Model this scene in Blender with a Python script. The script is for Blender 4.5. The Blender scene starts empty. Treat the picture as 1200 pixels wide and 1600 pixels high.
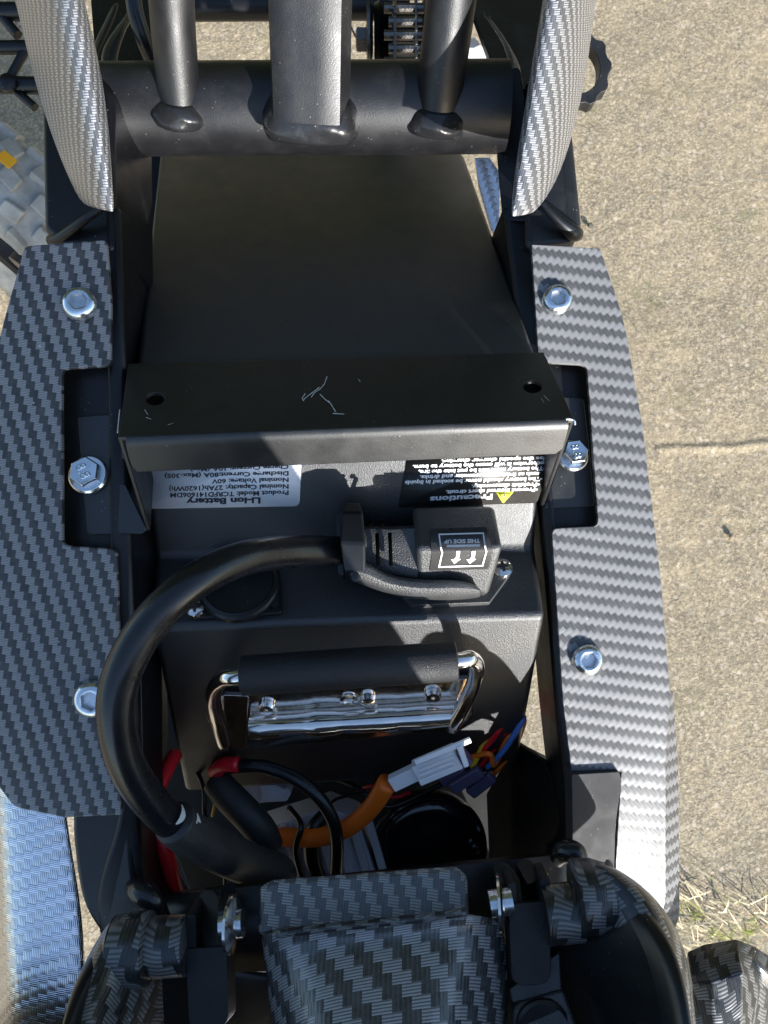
import bpy, bmesh, math, random
import numpy as np
from mathutils import Vector, Matrix
R = math.radians
random.seed(7); np.random.seed(7)
SC = bpy.context.scene
COL = SC.collection

# ------------------------------------------------------------------ camera, sky, sun, exposure
F = 1180.0                      # focal length in pixels of the 1200 x 1600 photograph
TILT = R(12); CH = 1.22         # camera leans 12 degrees from straight down, 1.22 m above the ground
MC = Matrix.Translation((0, 0, CH)) @ Matrix.Rotation(TILT, 4, 'X')
cam = bpy.data.cameras.new('camera'); camo = bpy.data.objects.new('camera', cam); COL.objects.link(camo)
camo.matrix_world = MC
cam.sensor_fit = 'HORIZONTAL'; cam.sensor_width = 36; cam.lens = 36 * F / 1200
cam.clip_start = .01; cam.clip_end = 500
cam.dof.use_dof = True; cam.dof.focus_distance = .38; cam.dof.aperture_fstop = 45
SC.camera = camo

S_CAM = Vector((.44, -.72, .50)).normalized()          # towards the sun, in camera axes
S_W = (MC.to_3x3() @ S_CAM).normalized()
w = bpy.data.worlds.new('World'); SC.world = w; w.use_nodes = True
nt = w.node_tree; bg = nt.nodes['Background']; sky = nt.nodes.new('ShaderNodeTexSky')
sky.sky_type = 'NISHITA'; sky.sun_disc = False
sky.sun_elevation = math.asin(S_W.z); sky.sun_rotation = math.atan2(S_W.x, S_W.y)
sky.air_density = 1.1; sky.dust_density = .8; sky.ozone_density = 2.0
nt.links.new(sky.outputs[0], bg.inputs[0]); bg.inputs[1].default_value = .145
sl = bpy.data.lights.new('sun', 'SUN'); sl.energy = 5.0; sl.angle = R(.5); sl.color = (1, .985, .955)
so = bpy.data.objects.new('sun', sl); COL.objects.link(so)
so.rotation_euler = S_W.to_track_quat('Z', 'Y').to_euler(); so.location = (1, -1, 3)
vs = SC.view_settings; vs.view_transform = 'Standard'; vs.look = 'None'; vs.gamma = 1; vs.exposure = 1.2

# ------------------------------------------------------------------ helpers (c-space: x right, y up the picture, z towards the camera)
def P(px, py, d): return Vector(((px - 600) / F * d, (800 - py) / F * d, -d))
def ground_at(px, py, z=0.0):
    v = MC.to_3x3() @ Vector(((px - 600) / F, (800 - py) / F, -1)); o = Vector((0, 0, CH))
    return o + v * ((z - CH) / v.z)
MCI = MC.inverted()
def plane(a, b, c):
    n = (b - a).cross(c - a).normalized()
    if n.z < 0: n = -n
    return a, n
def on(px, py, pl, off=0.0):
    v = P(px, py, 1.0); a, n = pl
    return v * ((a + n * off).dot(n) / v.dot(n))
def project(q):
    return (600 + F * q.x / -q.z, 800 - F * q.y / -q.z)

def thing(name, label, cat, loc, group=None):
    o = bpy.data.objects.new(name, None); COL.objects.link(o)
    o.empty_display_size = .02; o.location = loc
    o['label'] = label; o['category'] = cat
    if group: o['group'] = group
    return o
def world_of(o):
    l = Vector(o.location)
    while o.parent: o = o.parent; l = l + Vector(o.location)
    return l
def link(name, me, parent, worldloc, label=None, kind=None):
    o = bpy.data.objects.new(name, me); COL.objects.link(o)
    if parent is not None:
        o.parent = parent; o.location = worldloc - world_of(parent)
    else: o.location = worldloc
    if label: o['label'] = label
    if kind: o['kind'] = kind
    return o
def make(name, verts, faces, mat, parent, cspace=True, smooth=35, bevel=0, seg=2, solid=0, sub=0, uvs=None,
         uvrot=0, label=None, kind=None, face_cam=False, mats=None):
    vw = [MC @ v for v in verts] if cspace else [Vector(v) for v in verts]
    c = sum(vw, Vector()) / len(vw)
    me = bpy.data.meshes.new(name)
    me.from_pydata([v - c for v in vw], [], faces)
    me.update()
    if face_cam:
        cz = MC.to_3x3() @ Vector((0, 0, 1))
        bm = bmesh.new(); bm.from_mesh(me)
        bmesh.ops.recalc_face_normals(bm, faces=bm.faces[:])
        big = max(bm.faces, key=lambda f: f.calc_area())
        if big.normal.dot(cz) < 0: bmesh.ops.reverse_faces(bm, faces=bm.faces[:])
        bm.to_mesh(me); bm.free()
    else:
        bm = bmesh.new(); bm.from_mesh(me); bmesh.ops.recalc_face_normals(bm, faces=bm.faces[:]); bm.to_mesh(me); bm.free()
    uvl = me.uv_layers.new(name='UVMap')
    ca, sa = math.cos(uvrot), math.sin(uvrot)
    src = uvs if uvs is not None else [(v.x, v.y) for v in (verts if cspace else [MCI @ q for q in vw])]
    for lp in me.loops:
        x, y = src[lp.vertex_index][:2]; uvl.data[lp.index].uv = (x * ca - y * sa, x * sa + y * ca)
    me.materials.append(mat)
    for p in me.polygons: p.use_smooth = True
    if smooth < 180: me.set_sharp_from_angle(angle=R(smooth))
    o = link(name, me, parent, c, label, kind)
    if solid:
        m = o.modifiers.new('s', 'SOLIDIFY'); m.thickness = solid; m.offset = -1; m.use_even_offset = False
    if bevel:
        m = o.modifiers.new('b', 'BEVEL'); m.width = bevel; m.segments = seg; m.limit_method = 'ANGLE'; m.angle_limit = R(28)
        m.harden_normals = True
    if sub:
        m = o.modifiers.new('u', 'SUBSURF'); m.levels = sub; m.render_levels = sub
    return o
def fillet(pts, r, n=4):
    """round the corners of an outline of (px, py, d[, r]) points"""
    out = []; N = len(pts)
    for i in range(N):
        p = Vector(pts[i][:3]); a = Vector(pts[i - 1][:3]); b = Vector(pts[(i + 1) % N][:3])
        rr = pts[i][3] if len(pts[i]) > 3 else r
        if rr <= 0: out.append(tuple(p)); continue
        u = a - p; v = b - p
        k = min(rr, u.length * .45, v.length * .45)
        s = p + u.normalized() * k; e = p + v.normalized() * k
        for j in range(n + 1):
            t = j / n; out.append(tuple(s * (1 - t) ** 2 + p * 2 * t * (1 - t) + e * t * t))
    return out
def slab(name, pts, thick, mat, parent, r=0, bevel=.0006, **k):
    q = fillet(pts, r) if r else pts
    vs_ = [P(*a[:3]) for a in q]
    return make(name, vs_, [tuple(range(len(vs_)))], mat, parent, solid=thick, bevel=bevel, face_cam=True, **k)
def cr(pts, n=8):
    """Catmull-Rom through the points (vectors of any size)"""
    p = [np.array(a, float) for a in pts]; p = [2 * p[0] - p[1]] + p + [2 * p[-1] - p[-2]]
    out = []
    for i in range(1, len(p) - 2):
        for j in range(n):
            t = j / n
            out.append(.5 * ((2 * p[i]) + (-p[i - 1] + p[i + 1]) * t + (2 * p[i - 1] - 5 * p[i] + 4 * p[i + 1] - p[i + 2]) * t * t
                             + (-p[i - 1] + 3 * p[i] - 3 * p[i + 1] + p[i + 2]) * t ** 3))
    out.append(p[-2]); return out
def tube_geo(path, radii, seg=16, caps=True, prof=None):
    """path: list of Vector; radii: float or list. returns verts, faces, uvs"""
    n = len(path)
    if not hasattr(radii, '__len__'): radii = [radii] * n
    t0 = (path[1] - path[0]).normalized()
    up = Vector((0, 0, 1)) if abs(t0.z) < .9 else Vector((1, 0, 0))
    nrm = (up - t0 * up.dot(t0)).normalized()
    V, U, Fc = [], [], []; L = 0
    for i in range(n):
        t = (path[min(i + 1, n - 1)] - path[max(i - 1, 0)])
        t = t.normalized() if t.length > 1e-9 else t0
        nrm = (nrm - t * nrm.dot(t)).normalized(); bi = t.cross(nrm)
        if i: L += (path[i] - path[i - 1]).length
        for j in range(seg):
            a = 2 * math.pi * j / seg
            x, y = (math.cos(a), math.sin(a)) if prof is None else prof[j % len(prof)]
            V.append(path[i] + (nrm * x + bi * y) * radii[i]); U.append((L, a * radii[i]))
    for i in range(n - 1):
        for j in range(seg):
            k = (j + 1) % seg
            Fc.append((i * seg + j, i * seg + k, (i + 1) * seg + k, (i + 1) * seg + j))
    if caps: Fc.append(tuple(range(seg))[::-1]); Fc.append(tuple((n - 1) * seg + j for j in range(seg)))
    return V, Fc, U
def tube(name, pts, radii, mat, parent, seg=16, n=8, smooth_path=True, px=True, **k):
    """pts: (px, py, d) or c-space; radii in metres"""
    q = [P(*a[:3]) if px else Vector(a) for a in pts]
    rr = radii if hasattr(radii, '__len__') else [radii] * len(q)
    if smooth_path and len(q) > 2:
        arr = cr([(a.x, a.y, a.z, b) for a, b in zip(q, rr)], n)
        q = [Vector(a[:3]) for a in arr]; rr = [a[3] for a in arr]
    V, Fc, U = tube_geo(q, rr, seg)
    return make(name, V, Fc, mat, parent, uvs=U, **k)
def lathe_geo(c, ax, prof, seg=24, xdir=None):
    """prof: list of (r, h) along axis ax from c"""
    ax = ax.normalized(); x = xdir or (Vector((1, 0, 0)) if abs(ax.x) < .8 else Vector((0, 1, 0)))
    x = (x - ax * x.dot(ax)).normalized(); y = ax.cross(x)
    V, Fc = [], []
    for r, h in prof:
        for j in range(seg):
            a = 2 * math.pi * j / seg; V.append(c + ax * h + (x * math.cos(a) + y * math.sin(a)) * r)
    for i in range(len(prof) - 1):
        for j in range(seg):
            k = (j + 1) % seg; Fc.append((i * seg + j, i * seg + k, (i + 1) * seg + k, (i + 1) * seg + j))
    Fc.append(tuple(range(seg))[::-1]); Fc.append(tuple((len(prof) - 1) * seg + j for j in range(seg)))
    return V, Fc
def lathe(name, c, ax, prof, mat, parent, seg=24, **k):
    V, Fc = lathe_geo(c, ax, prof, seg); return make(name, V, Fc, mat, parent, **k)
def loft(name, rows, mat, parent, closed=False, **k):
    V, U, Fc = [], [], []; m = len(rows[0]); vy = 0
    for i, r in enumerate(rows):
        q = [P(*a) for a in r]
        if i: vy += (q[m // 2] - prevq[m // 2]).length
        prevq = q; ux = -(q[m // 2] - q[0]).length
        for j in range(m):
            if j: ux += (q[j] - q[j - 1]).length
            V.append(q[j]); U.append((ux, -vy))
    for i in range(len(rows) - 1):
        for j in range(m - 1):
            a = i * m + j; Fc.append((a, a + 1, a + m + 1, a + m))
    return make(name, V, Fc, mat, parent, uvs=U, face_cam=True, **k)
def join_geo(parts):
    V, Fc = [], []
    for v, f in parts:
        o = len(V); V += list(v); Fc += [tuple(i + o for i in q) for q in f]
    return V, Fc
def box_geo(c, ax, ay, az, sx, sy, sz):
    V = [c + ax * (sx / 2 * i) + ay * (sy / 2 * j) + az * (sz / 2 * k) for i in (-1, 1) for j in (-1, 1) for k in (-1, 1)]
    return V, [(0, 1, 3, 2), (4, 6, 7, 5), (0, 4, 5, 1), (2, 3, 7, 6), (0, 2, 6, 4), (1, 5, 7, 3)]
def prism_geo(front, back):
    n = len(front)
    return list(front) + list(back), [tuple(range(n)), tuple(range(n, 2 * n))[::-1]] + [(i, n + i, n + (i + 1) % n, (i + 1) % n) for i in range(n)]

# ------------------------------------------------------------------ materials
def mat_new(name):
    m = bpy.data.materials.new(name); m.use_nodes = True
    return m, m.node_tree, m.node_tree.nodes['Principled BSDF']
def N(nt, t, **k):
    n = nt.nodes.new(t)
    for a, b in k.items(): setattr(n, a, b)
    return n
def math_(nt, op, a, b=None, c=None):
    n = N(nt, 'ShaderNodeMath', operation=op)
    for i, v in enumerate((a, b, c)):
        if v is None: continue
        if isinstance(v, (int, float)): n.inputs[i].default_value = v
        else: nt.links.new(v, n.inputs[i])
    return n.outputs[0]
def noise(nt, vec, scale, detail=3, rough=.5):
    n = N(nt, 'ShaderNodeTexNoise'); n.inputs['Scale'].default_value = scale; n.inputs['Detail'].default_value = detail
    n.inputs['Roughness'].default_value = rough; nt.links.new(vec, n.inputs['Vector']); return n.outputs['Fac']
def mapr(nt, v, a, b, c, d, clamp=True):
    n = N(nt, 'ShaderNodeMapRange', clamp=clamp); nt.links.new(v, n.inputs[0])
    for i, x in enumerate((a, b, c, d)): n.inputs[i + 1].default_value = x
    return n.outputs[0]
def mixc(nt, f, a, b):
    n = N(nt, 'ShaderNodeMix', data_type='RGBA')
    if isinstance(f, (int, float)): n.inputs[0].default_value = f
    else: nt.links.new(f, n.inputs[0])
    for i, v in ((6, a), (7, b)):
        if isinstance(v, tuple): n.inputs[i].default_value = (*v, 1)
        else: nt.links.new(v, n.inputs[i])
    return n.outputs[2]
def bump(nt, bs, h, strength, dist):
    b = N(nt, 'ShaderNodeBump'); b.inputs['Strength'].default_value = strength; b.inputs['Distance'].default_value = dist
    nt.links.new(h, b.inputs['Height']); nt.links.new(b.outputs[0], bs.inputs['Normal']); return b
def obj_co(nt):
    return N(nt, 'ShaderNodeTexCoord').outputs['Object']
def paint(name, col, rough=.4, metal=0, dust=.25, grain=0, grain_scale=2500, spec=.5, wear=True, dustcol=(.35, .34, .32), coat=0, bumpd=.00012, coatr=.15):
    m, nt, b = mat_new(name); co = obj_co(nt)
    big = noise(nt, co, 22, 4, .6); fine = noise(nt, co, grain_scale, 2)
    b.inputs['Metallic'].default_value = metal; b.inputs['Specular IOR Level'].default_value = spec
    c = mixc(nt, mapr(nt, big, .35, .7, 0, .35), col, tuple(min(1, x * 1.4 + .001) for x in col))
    if dust > 0:
        v = N(nt, 'ShaderNodeTexVoronoi'); v.inputs['Scale'].default_value = 520; v.inputs['Randomness'].default_value = 1
        nt.links.new(co, v.inputs['Vector'])
        sep = N(nt, 'ShaderNodeSeparateColor'); nt.links.new(v.outputs['Color'], sep.inputs[0])
        pick = math_(nt, 'GREATER_THAN', sep.outputs[0], 1 - .22 * dust)
        near = math_(nt, 'LESS_THAN', v.outputs['Distance'], .11)
        dm = math_(nt, 'MULTIPLY', pick, near)
        patch = mapr(nt, noise(nt, co, 60, 3), .45, .65, 0, 1)
        dm = math_(nt, 'MULTIPLY', dm, patch)
        c = mixc(nt, dm, c, dustcol)
        film = math_(nt, 'MULTIPLY', mapr(nt, noise(nt, co, 35, 5, .7), .5, .8, 0, .015 * dust), 1.0)
        c = mixc(nt, film, c, dustcol)
    nt.links.new(c, b.inputs['Base Color'])
    rg = mapr(nt, noise(nt, co, 70, 4, .6), .3, .7, rough * .85, rough * 1.2)
    nt.links.new(rg, b.inputs['Roughness'])
    b.inputs['Coat Weight'].default_value = coat; b.inputs['Coat Roughness'].default_value = coatr
    if grain: bump(nt, b, fine, grain, bumpd)
    return m
def metal(name, col, rough, bscale=180, bstr=.06, aniso=0):
    m, nt, b = mat_new(name); co = obj_co(nt)
    b.inputs['Metallic'].default_value = 1
    n1 = noise(nt, co, 300, 4, .6)
    nt.links.new(mixc(nt, mapr(nt, n1, .3, .7, 0, .5), col, tuple(x * .78 for x in col)), b.inputs['Base Color'])
    nt.links.new(mapr(nt, noise(nt, co, 500, 3), .3, .7, rough * .7, rough * 1.5), b.inputs['Roughness'])
    bump(nt, b, noise(nt, co, bscale, 3), bstr, .001)
    return m
def carbon(name, period, light, dark, rough=.35, metallic=.0, coat=.5, aspect=.5, bstr=.5, lines=5, spec=.5, warp=0, coatr=.2, mir=1):
    """printed twill weave: staggered light tows over dark tows, each with its own fine threads"""
    m, nt, b = mat_new(name)
    uv = N(nt, 'ShaderNodeTexCoord').outputs['UV']
    if warp:
        nz = N(nt, 'ShaderNodeTexNoise'); nz.inputs['Scale'].default_value = 28; nz.inputs['Detail'].default_value = 1
        nt.links.new(uv, nz.inputs['Vector'])
        s = N(nt, 'ShaderNodeVectorMath', operation='MULTIPLY_ADD'); nt.links.new(nz.outputs['Color'], s.inputs[0])
        s.inputs[1].default_value = (warp, warp, 0); nt.links.new(uv, s.inputs[2]); uv = s.outputs[0]
    sep = N(nt, 'ShaderNodeSeparateXYZ'); nt.links.new(uv, sep.inputs[0])
    u = math_(nt, 'DIVIDE', sep.outputs[0], period); v = math_(nt, 'DIVIDE', sep.outputs[1], period * aspect)
    j = math_(nt, 'FLOOR', v); fv = math_(nt, 'FRACT', v)
    a = math_(nt, 'FRACT', math_(nt, 'ADD', math_(nt, 'MULTIPLY', j, .25 * mir), u))
    isl = math_(nt, 'LESS_THAN', a, .5)
    l1 = math_(nt, 'SINE', math_(nt, 'MULTIPLY', v, 2 * math.pi * lines))
    l2 = math_(nt, 'SINE', math_(nt, 'MULTIPLY', u, 4 * math.pi * lines))
    ln = N(nt, 'ShaderNodeMix', data_type='FLOAT'); nt.links.new(isl, ln.inputs[0]); nt.links.new(l2, ln.inputs[2]); nt.links.new(l1, ln.inputs[3])
    ln = ln.outputs[0]
    # tow relief: each light tow is a small pillow
    fa = math_(nt, 'FRACT', math_(nt, 'MULTIPLY', a, 2))
    pil = math_(nt, 'MULTIPLY', math_(nt, 'SINE', math_(nt, 'MULTIPLY', fv, math.pi)), math_(nt, 'SINE', math_(nt, 'MULTIPLY', fa, math.pi)))
    pil2 = math_(nt, 'SINE', math_(nt, 'MULTIPLY', fa, math.pi))
    h = N(nt, 'ShaderNodeMix', data_type='FLOAT'); nt.links.new(isl, h.inputs[0]); nt.links.new(pil2, h.inputs[2]); nt.links.new(pil, h.inputs[3])
    height = math_(nt, 'ADD', math_(nt, 'MULTIPLY', h.outputs[0], 1.0), math_(nt, 'MULTIPLY', ln, .22))
    height = math_(nt, 'ADD', height, math_(nt, 'MULTIPLY', isl, .5))
    co = obj_co(nt)
    var = noise(nt, co, 160, 3, .6)
    lc = mixc(nt, mapr(nt, ln, -1, .6, 0, 1), tuple(x * .25 for x in light), light)
    dc = mixc(nt, mapr(nt, ln, -.4, 1, 0, 1), tuple(x * .7 for x in dark), tuple(x * 1.35 for x in dark))
    edge = math_(nt, 'SINE', math_(nt, 'MULTIPLY', fa, math.pi))
    dc = mixc(nt, mapr(nt, edge, 0, .5, .55, 0), dc, tuple(x * .3 for x in dark))
    c = mixc(nt, isl, dc, lc)
    c = mixc(nt, mapr(nt, var, .3, .75, 0, .25), c, tuple(x * .6 for x in light))
    vo = N(nt, 'ShaderNodeTexVoronoi'); vo.inputs['Scale'].default_value = 330; nt.links.new(co, vo.inputs['Vector'])
    sc = N(nt, 'ShaderNodeSeparateColor'); nt.links.new(vo.outputs['Color'], sc.inputs[0])
    dm = math_(nt, 'MULTIPLY', math_(nt, 'GREATER_THAN', sc.outputs[0], .985), math_(nt, 'LESS_THAN', vo.outputs['Distance'], .14))
    c = mixc(nt, dm, c, (.5, .5, .48))
    nt.links.new(c, b.inputs['Base Color'])
    b.inputs['Metallic'].default_value = metallic; b.inputs['Specular IOR Level'].default_value = spec
    nt.links.new(mapr(nt, var, .3, .7, rough * .85, rough * 1.2), b.inputs['Roughness'])
    b.inputs['Coat Weight'].default_value = coat; b.inputs['Coat Roughness'].default_value = coatr
    bump(nt, b, height, bstr, period * .03)
    return m

M = {}
M['frame'] = paint('satin_black_frame', (.004, .004, .005), .34, spec=.4, dust=1.0, grain=.25, grain_scale=1600)
M['tube'] = paint('satin_grey_black_tube', (.006, .006, .007), .44, metal=.0, dust=1.6, grain=.5, grain_scale=1500, spec=.6, bumpd=.0002)
M['flap'] = paint('grey_black_flap', (.03, .03, .032), .65, dust=1, spec=.2, grain=.3)
M['weld'] = paint('painted_weld', (.012, .012, .013), .24, dust=1, grain=.6, grain_scale=120, bumpd=.0012)
M['battery'] = paint('textured_battery_shell', (.004, .004, .005), .44, dust=.6, grain=1, grain_scale=1600, bumpd=.0004, spec=.75, coat=.8, coatr=.48)
M['bracket'] = paint('semi_gloss_black_bracket', (.004, .004, .004), .42, dust=.9, grain=.5, grain_scale=1500, spec=.65, coat=.25, coatr=.45)
M['plug'] = paint('textured_black_plastic', (.022, .022, .022), .5, dust=.5, grain=1, grain_scale=1400, bumpd=.0004, spec=1.0)
M['plastic'] = paint('smooth_black_plastic', (.008, .008, .008), .32, dust=.5, grain=.15)
M['rubber'] = paint('cable_rubber', (.006, .006, .007), .28, dust=.25, grain=.1)
M['shrink'] = paint('heat_shrink_sleeve', (.024, .023, .023), .5, dust=.4, grain=.4, grain_scale=700)
M['grip'] = paint('grip_rubber', (.008, .008, .009), .5, dust=.2, grain=1, grain_scale=1800, bumpd=.0004)
M['dark'] = paint('dark_cavity_plastic', (.004, .004, .004), .6, dust=.1, spec=.3)
M['void'] = paint('slot_shade_black', (.001, .001, .001), .9, dust=0, spec=0)  # pure black stands in for the shade inside the plug neck slots
M['gloss'] = paint('gloss_black_horn', (.008, .008, .010), .16, dust=.3, coat=1)
M['red'] = paint('red_cable_jacket', (.62, .012, .02), .32, dust=0)
M['orange'] = paint('orange_sleeve', (.85, .16, .012), .45, dust=0, grain=.3)
M['amber'] = paint('amber_print', (.85, .38, .01), .5, dust=0)
M['yellow'] = paint('yellow_wire', (.6, .38, .02), .4, dust=0)
M['blue'] = paint('blue_wire', (.06, .16, .45), .4, dust=0)
M['white'] = paint('white_connector', (.80, .79, .80), .45, dust=0)
M['grey'] = paint('grey_plastic', (.62, .62, .66), .5, dust=.2)
M['casting'] = metal('cast_aluminium', (.45, .45, .47), .5, 900, .2)
M['clear'] = paint('violet_clear_boot', (.10, .09, .16), .15, dust=0, coat=.5)
M['chrome'] = metal('chrome', (.86, .80, .75), .13, 90, .03)
M['zinc'] = metal('zinc_plate', (.72, .75, .78), .2, 400, .1)
M['socket'] = metal('socket_metal', (.60, .62, .64), .3, 400, .1)
M['steel'] = metal('dark_steel', (.16, .15, .14), .35, 600, .2)
M['label_w'] = paint('white_label', (.88, .90, .93), .35, dust=0)
M['label_k'] = paint('black_label', (.03, .028, .026), .3, dust=2)
M['ink'] = paint('black_ink', (.02, .02, .03), .5, dust=0)
M['ink_w'] = paint('white_ink', (.75, .75, .75), .5, dust=0)
M['ink_y'] = paint('yellow_ink', (.72, .75, .06), .4, dust=0)
M['smudge'] = paint('white_paint_smudge', (.55, .55, .53), .6, dust=0, grain=.5, grain_scale=400)
M['scratch'] = paint('bare_scratch', (.55, .52, .46), .4, dust=0)
M['stamp'] = metal('stamped_relief', (.85, .9, .93), .15, 500, .1)
M['carb'] = carbon('carbon_weave_panel', .0086, (.31, .30, .30), (.026, .026, .026), rough=.45, spec=.5, metallic=0, coat=.12, aspect=.45, coatr=.3)
M['carb_r'] = carbon('carbon_weave_panel_sunny', .0104, (.25, .25, .255), (.048, .048, .05), rough=.46, spec=.5, coat=.12, aspect=.25, lines=3, coatr=.35)
M['carb_hi'] = carbon('carbon_weave_film', .0098, (.44, .44, .45), (.10, .10, .105), rough=.34, metallic=.4, coat=.3, aspect=.30, bstr=.6, lines=3, mir=-1)
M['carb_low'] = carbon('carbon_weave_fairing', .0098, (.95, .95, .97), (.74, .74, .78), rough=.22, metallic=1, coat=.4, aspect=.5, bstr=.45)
M['carb_big'] = carbon('carbon_weave_seat', .0105, (.36, .36, .35), (.07, .07, .07), rough=.3, coat=.6, aspect=.4, lines=4, warp=.0)
M['carb_hump'] = carbon('carbon_weave_hump', .0170, (.42, .41, .40), (.06, .06, .058), rough=.28, coat=.7, aspect=.30, lines=4)
M['carb_warp'] = carbon('stretched_carbon_weave', .0135, (.17, .17, .165), (.010, .010, .010), rough=.34, coat=.35, aspect=.5, lines=4, warp=.02)

# ------------------------------------------------------------------ ground
def smooth_noise(X, Y, s, seed):
    r = np.random.RandomState(seed); T = r.rand(256, 256)
    x = X * s; y = Y * s; xi = np.floor(x).astype(int); yi = np.floor(y).astype(int); fx = x - xi; fy = y - yi
    fx = fx * fx * (3 - 2 * fx); fy = fy * fy * (3 - 2 * fy)
    g = lambda a, b: T[a % 256, b % 256]
    return (g(xi, yi) * (1 - fx) + g(xi + 1, yi) * fx) * (1 - fy) + (g(xi, yi + 1) * (1 - fx) + g(xi + 1, yi + 1) * fx) * fy
def axis(lo, hi, step, far):
    mid = np.arange(lo, hi, step); out = []; s = step; v = hi
    while v < far: out.append(v); s *= 1.35; v += s
    left = []; s = step; v = lo
    while v > -far: s *= 1.35; v -= s; left.append(v)
    return np.array(left[::-1] + list(mid) + out + [far])
crack_a, crack_b = ground_at(1025, 692), ground_at(1330, 680)
def build_ground():
    xs = axis(-.9, 1.0, .0042, 60); ys = axis(-.75, 1.35, .0042, 60)
    X, Y = np.meshgrid(xs, ys)
    Z = (smooth_noise(X, Y, 9, 1) - .5) * .003 + (smooth_noise(X, Y, 40, 2) - .5) * .0008 + (smooth_noise(X, Y, 120, 3) - .5) * .0008
    Z *= (np.hypot(X, Y) < 3)
    # the slab joint: a ragged open line that runs off to the right
    t = (X - crack_a.x) / (crack_b.x - crack_a.x)
    yc = crack_a.y + (crack_b.y - crack_a.y) * np.clip(t, 0, 1) + (smooth_noise(X, Y * 0, 22, 5) - .5) * .007
    dd = Y - yc
    groove = np.exp(-(dd / .0017) ** 2) * (t > -.02) * (t < 8)
    Z -= groove * .0009
    Z += np.exp(-((dd + .010) / .006) ** 2) * (t > 0) * (t < 8) * .0025
    Z -= .003
    ny, nx = X.shape
    V = np.stack([X.ravel(), Y.ravel(), Z.ravel()], 1)
    i = np.arange(nx * ny).reshape(ny, nx)
    Fq = np.stack([i[:-1, :-1].ravel(), i[:-1, 1:].ravel(), i[1:, 1:].ravel(), i[1:, :-1].ravel()], 1)
    me = bpy.data.meshes.new('ground'); me.vertices.add(len(V)); me.vertices.foreach_set('co', V.ravel())
    me.loops.add(Fq.size); me.loops.foreach_set('vertex_index', Fq.ravel())
    me.polygons.add(len(Fq)); me.polygons.foreach_set('loop_start', np.arange(0, Fq.size, 4)); me.polygons.foreach_set('loop_total', np.full(len(Fq), 4))
    me.update(calc_edges=True); me.polygons.foreach_set('use_smooth', np.ones(len(Fq), bool))
    m, nt, b = mat_new('old_concrete'); co = obj_co(nt)
    n1 = noise(nt, co, 3.2, 5, .6); n2 = noise(nt, co, 60, 5, .65); n3 = noise(nt, co, 190, 4, .7); n4 = noise(nt, co, 18, 4, .6)
    c = mixc(nt, mapr(nt, n1, .35, .68, 0, 1), (.355, .28, .175), (.235, .192, .128))
    c = mixc(nt, mapr(nt, n4, .4, .7, 0, .55), c, (.42, .34, .22))
    n5 = noise(nt, co, 420, 3, .7); n6 = noise(nt, co, 9, 6, .7)
    c = mixc(nt, mapr(nt, n6, .46, .58, 0, .7), c, (.22, .18, .12))
    c = mixc(nt, mapr(nt, n2, .48, .62, 0, .65), c, (.18, .145, .105))
    c = mixc(nt, mapr(nt, n5, .5, .7, 0, .6), c, (.60, .49, .34))
    c = mixc(nt, mapr(nt, n5, .32, .45, .6, 0), c, (.13, .11, .09))
    c = mixc(nt, mapr(nt, n3, .50, .66, 0, .75), c, (.60, .49, .34))
    c = mixc(nt, mapr(nt, n3, .30, .44, .6, 0), c, (.12, .105, .085))
    v = N(nt, 'ShaderNodeTexVoronoi'); v.inputs['Scale'].default_value = 110; nt.links.new(co, v.inputs['Vector'])
    sc = N(nt, 'ShaderNodeSeparateColor'); nt.links.new(v.outputs['Color'], sc.inputs[0])
    peb = math_(nt, 'MULTIPLY', math_(nt, 'GREATER_THAN', sc.outputs[0], .82), math_(nt, 'LESS_THAN', v.outputs['Distance'], .42))
    pc = mixc(nt, sc.outputs[1], (.62, .50, .40), (.22, .21, .16))
    c = mixc(nt, math_(nt, 'MULTIPLY', peb, .6), c, pc)
    moss = math_(nt, 'MULTIPLY', mapr(nt, noise(nt, co, 7, 4), .56, .72, 0, 1), mapr(nt, n2, .45, .6, 0, .5))
    c = mixc(nt, moss, c, (.20, .19, .08))
    nt.links.new(c, b.inputs['Base Color']); b.inputs['Roughness'].default_value = .85; b.inputs['Specular IOR Level'].default_value = .3
    h = math_(nt, 'ADD', math_(nt, 'MULTIPLY', n3, .8), math_(nt, 'MULTIPLY', n5, .5)); bump(nt, b, h, 1, .0016)
    me.materials.append(m)
    o = bpy.data.objects.new('ground', me); COL.objects.link(o); o['kind'] = 'structure'
build_ground()

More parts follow.
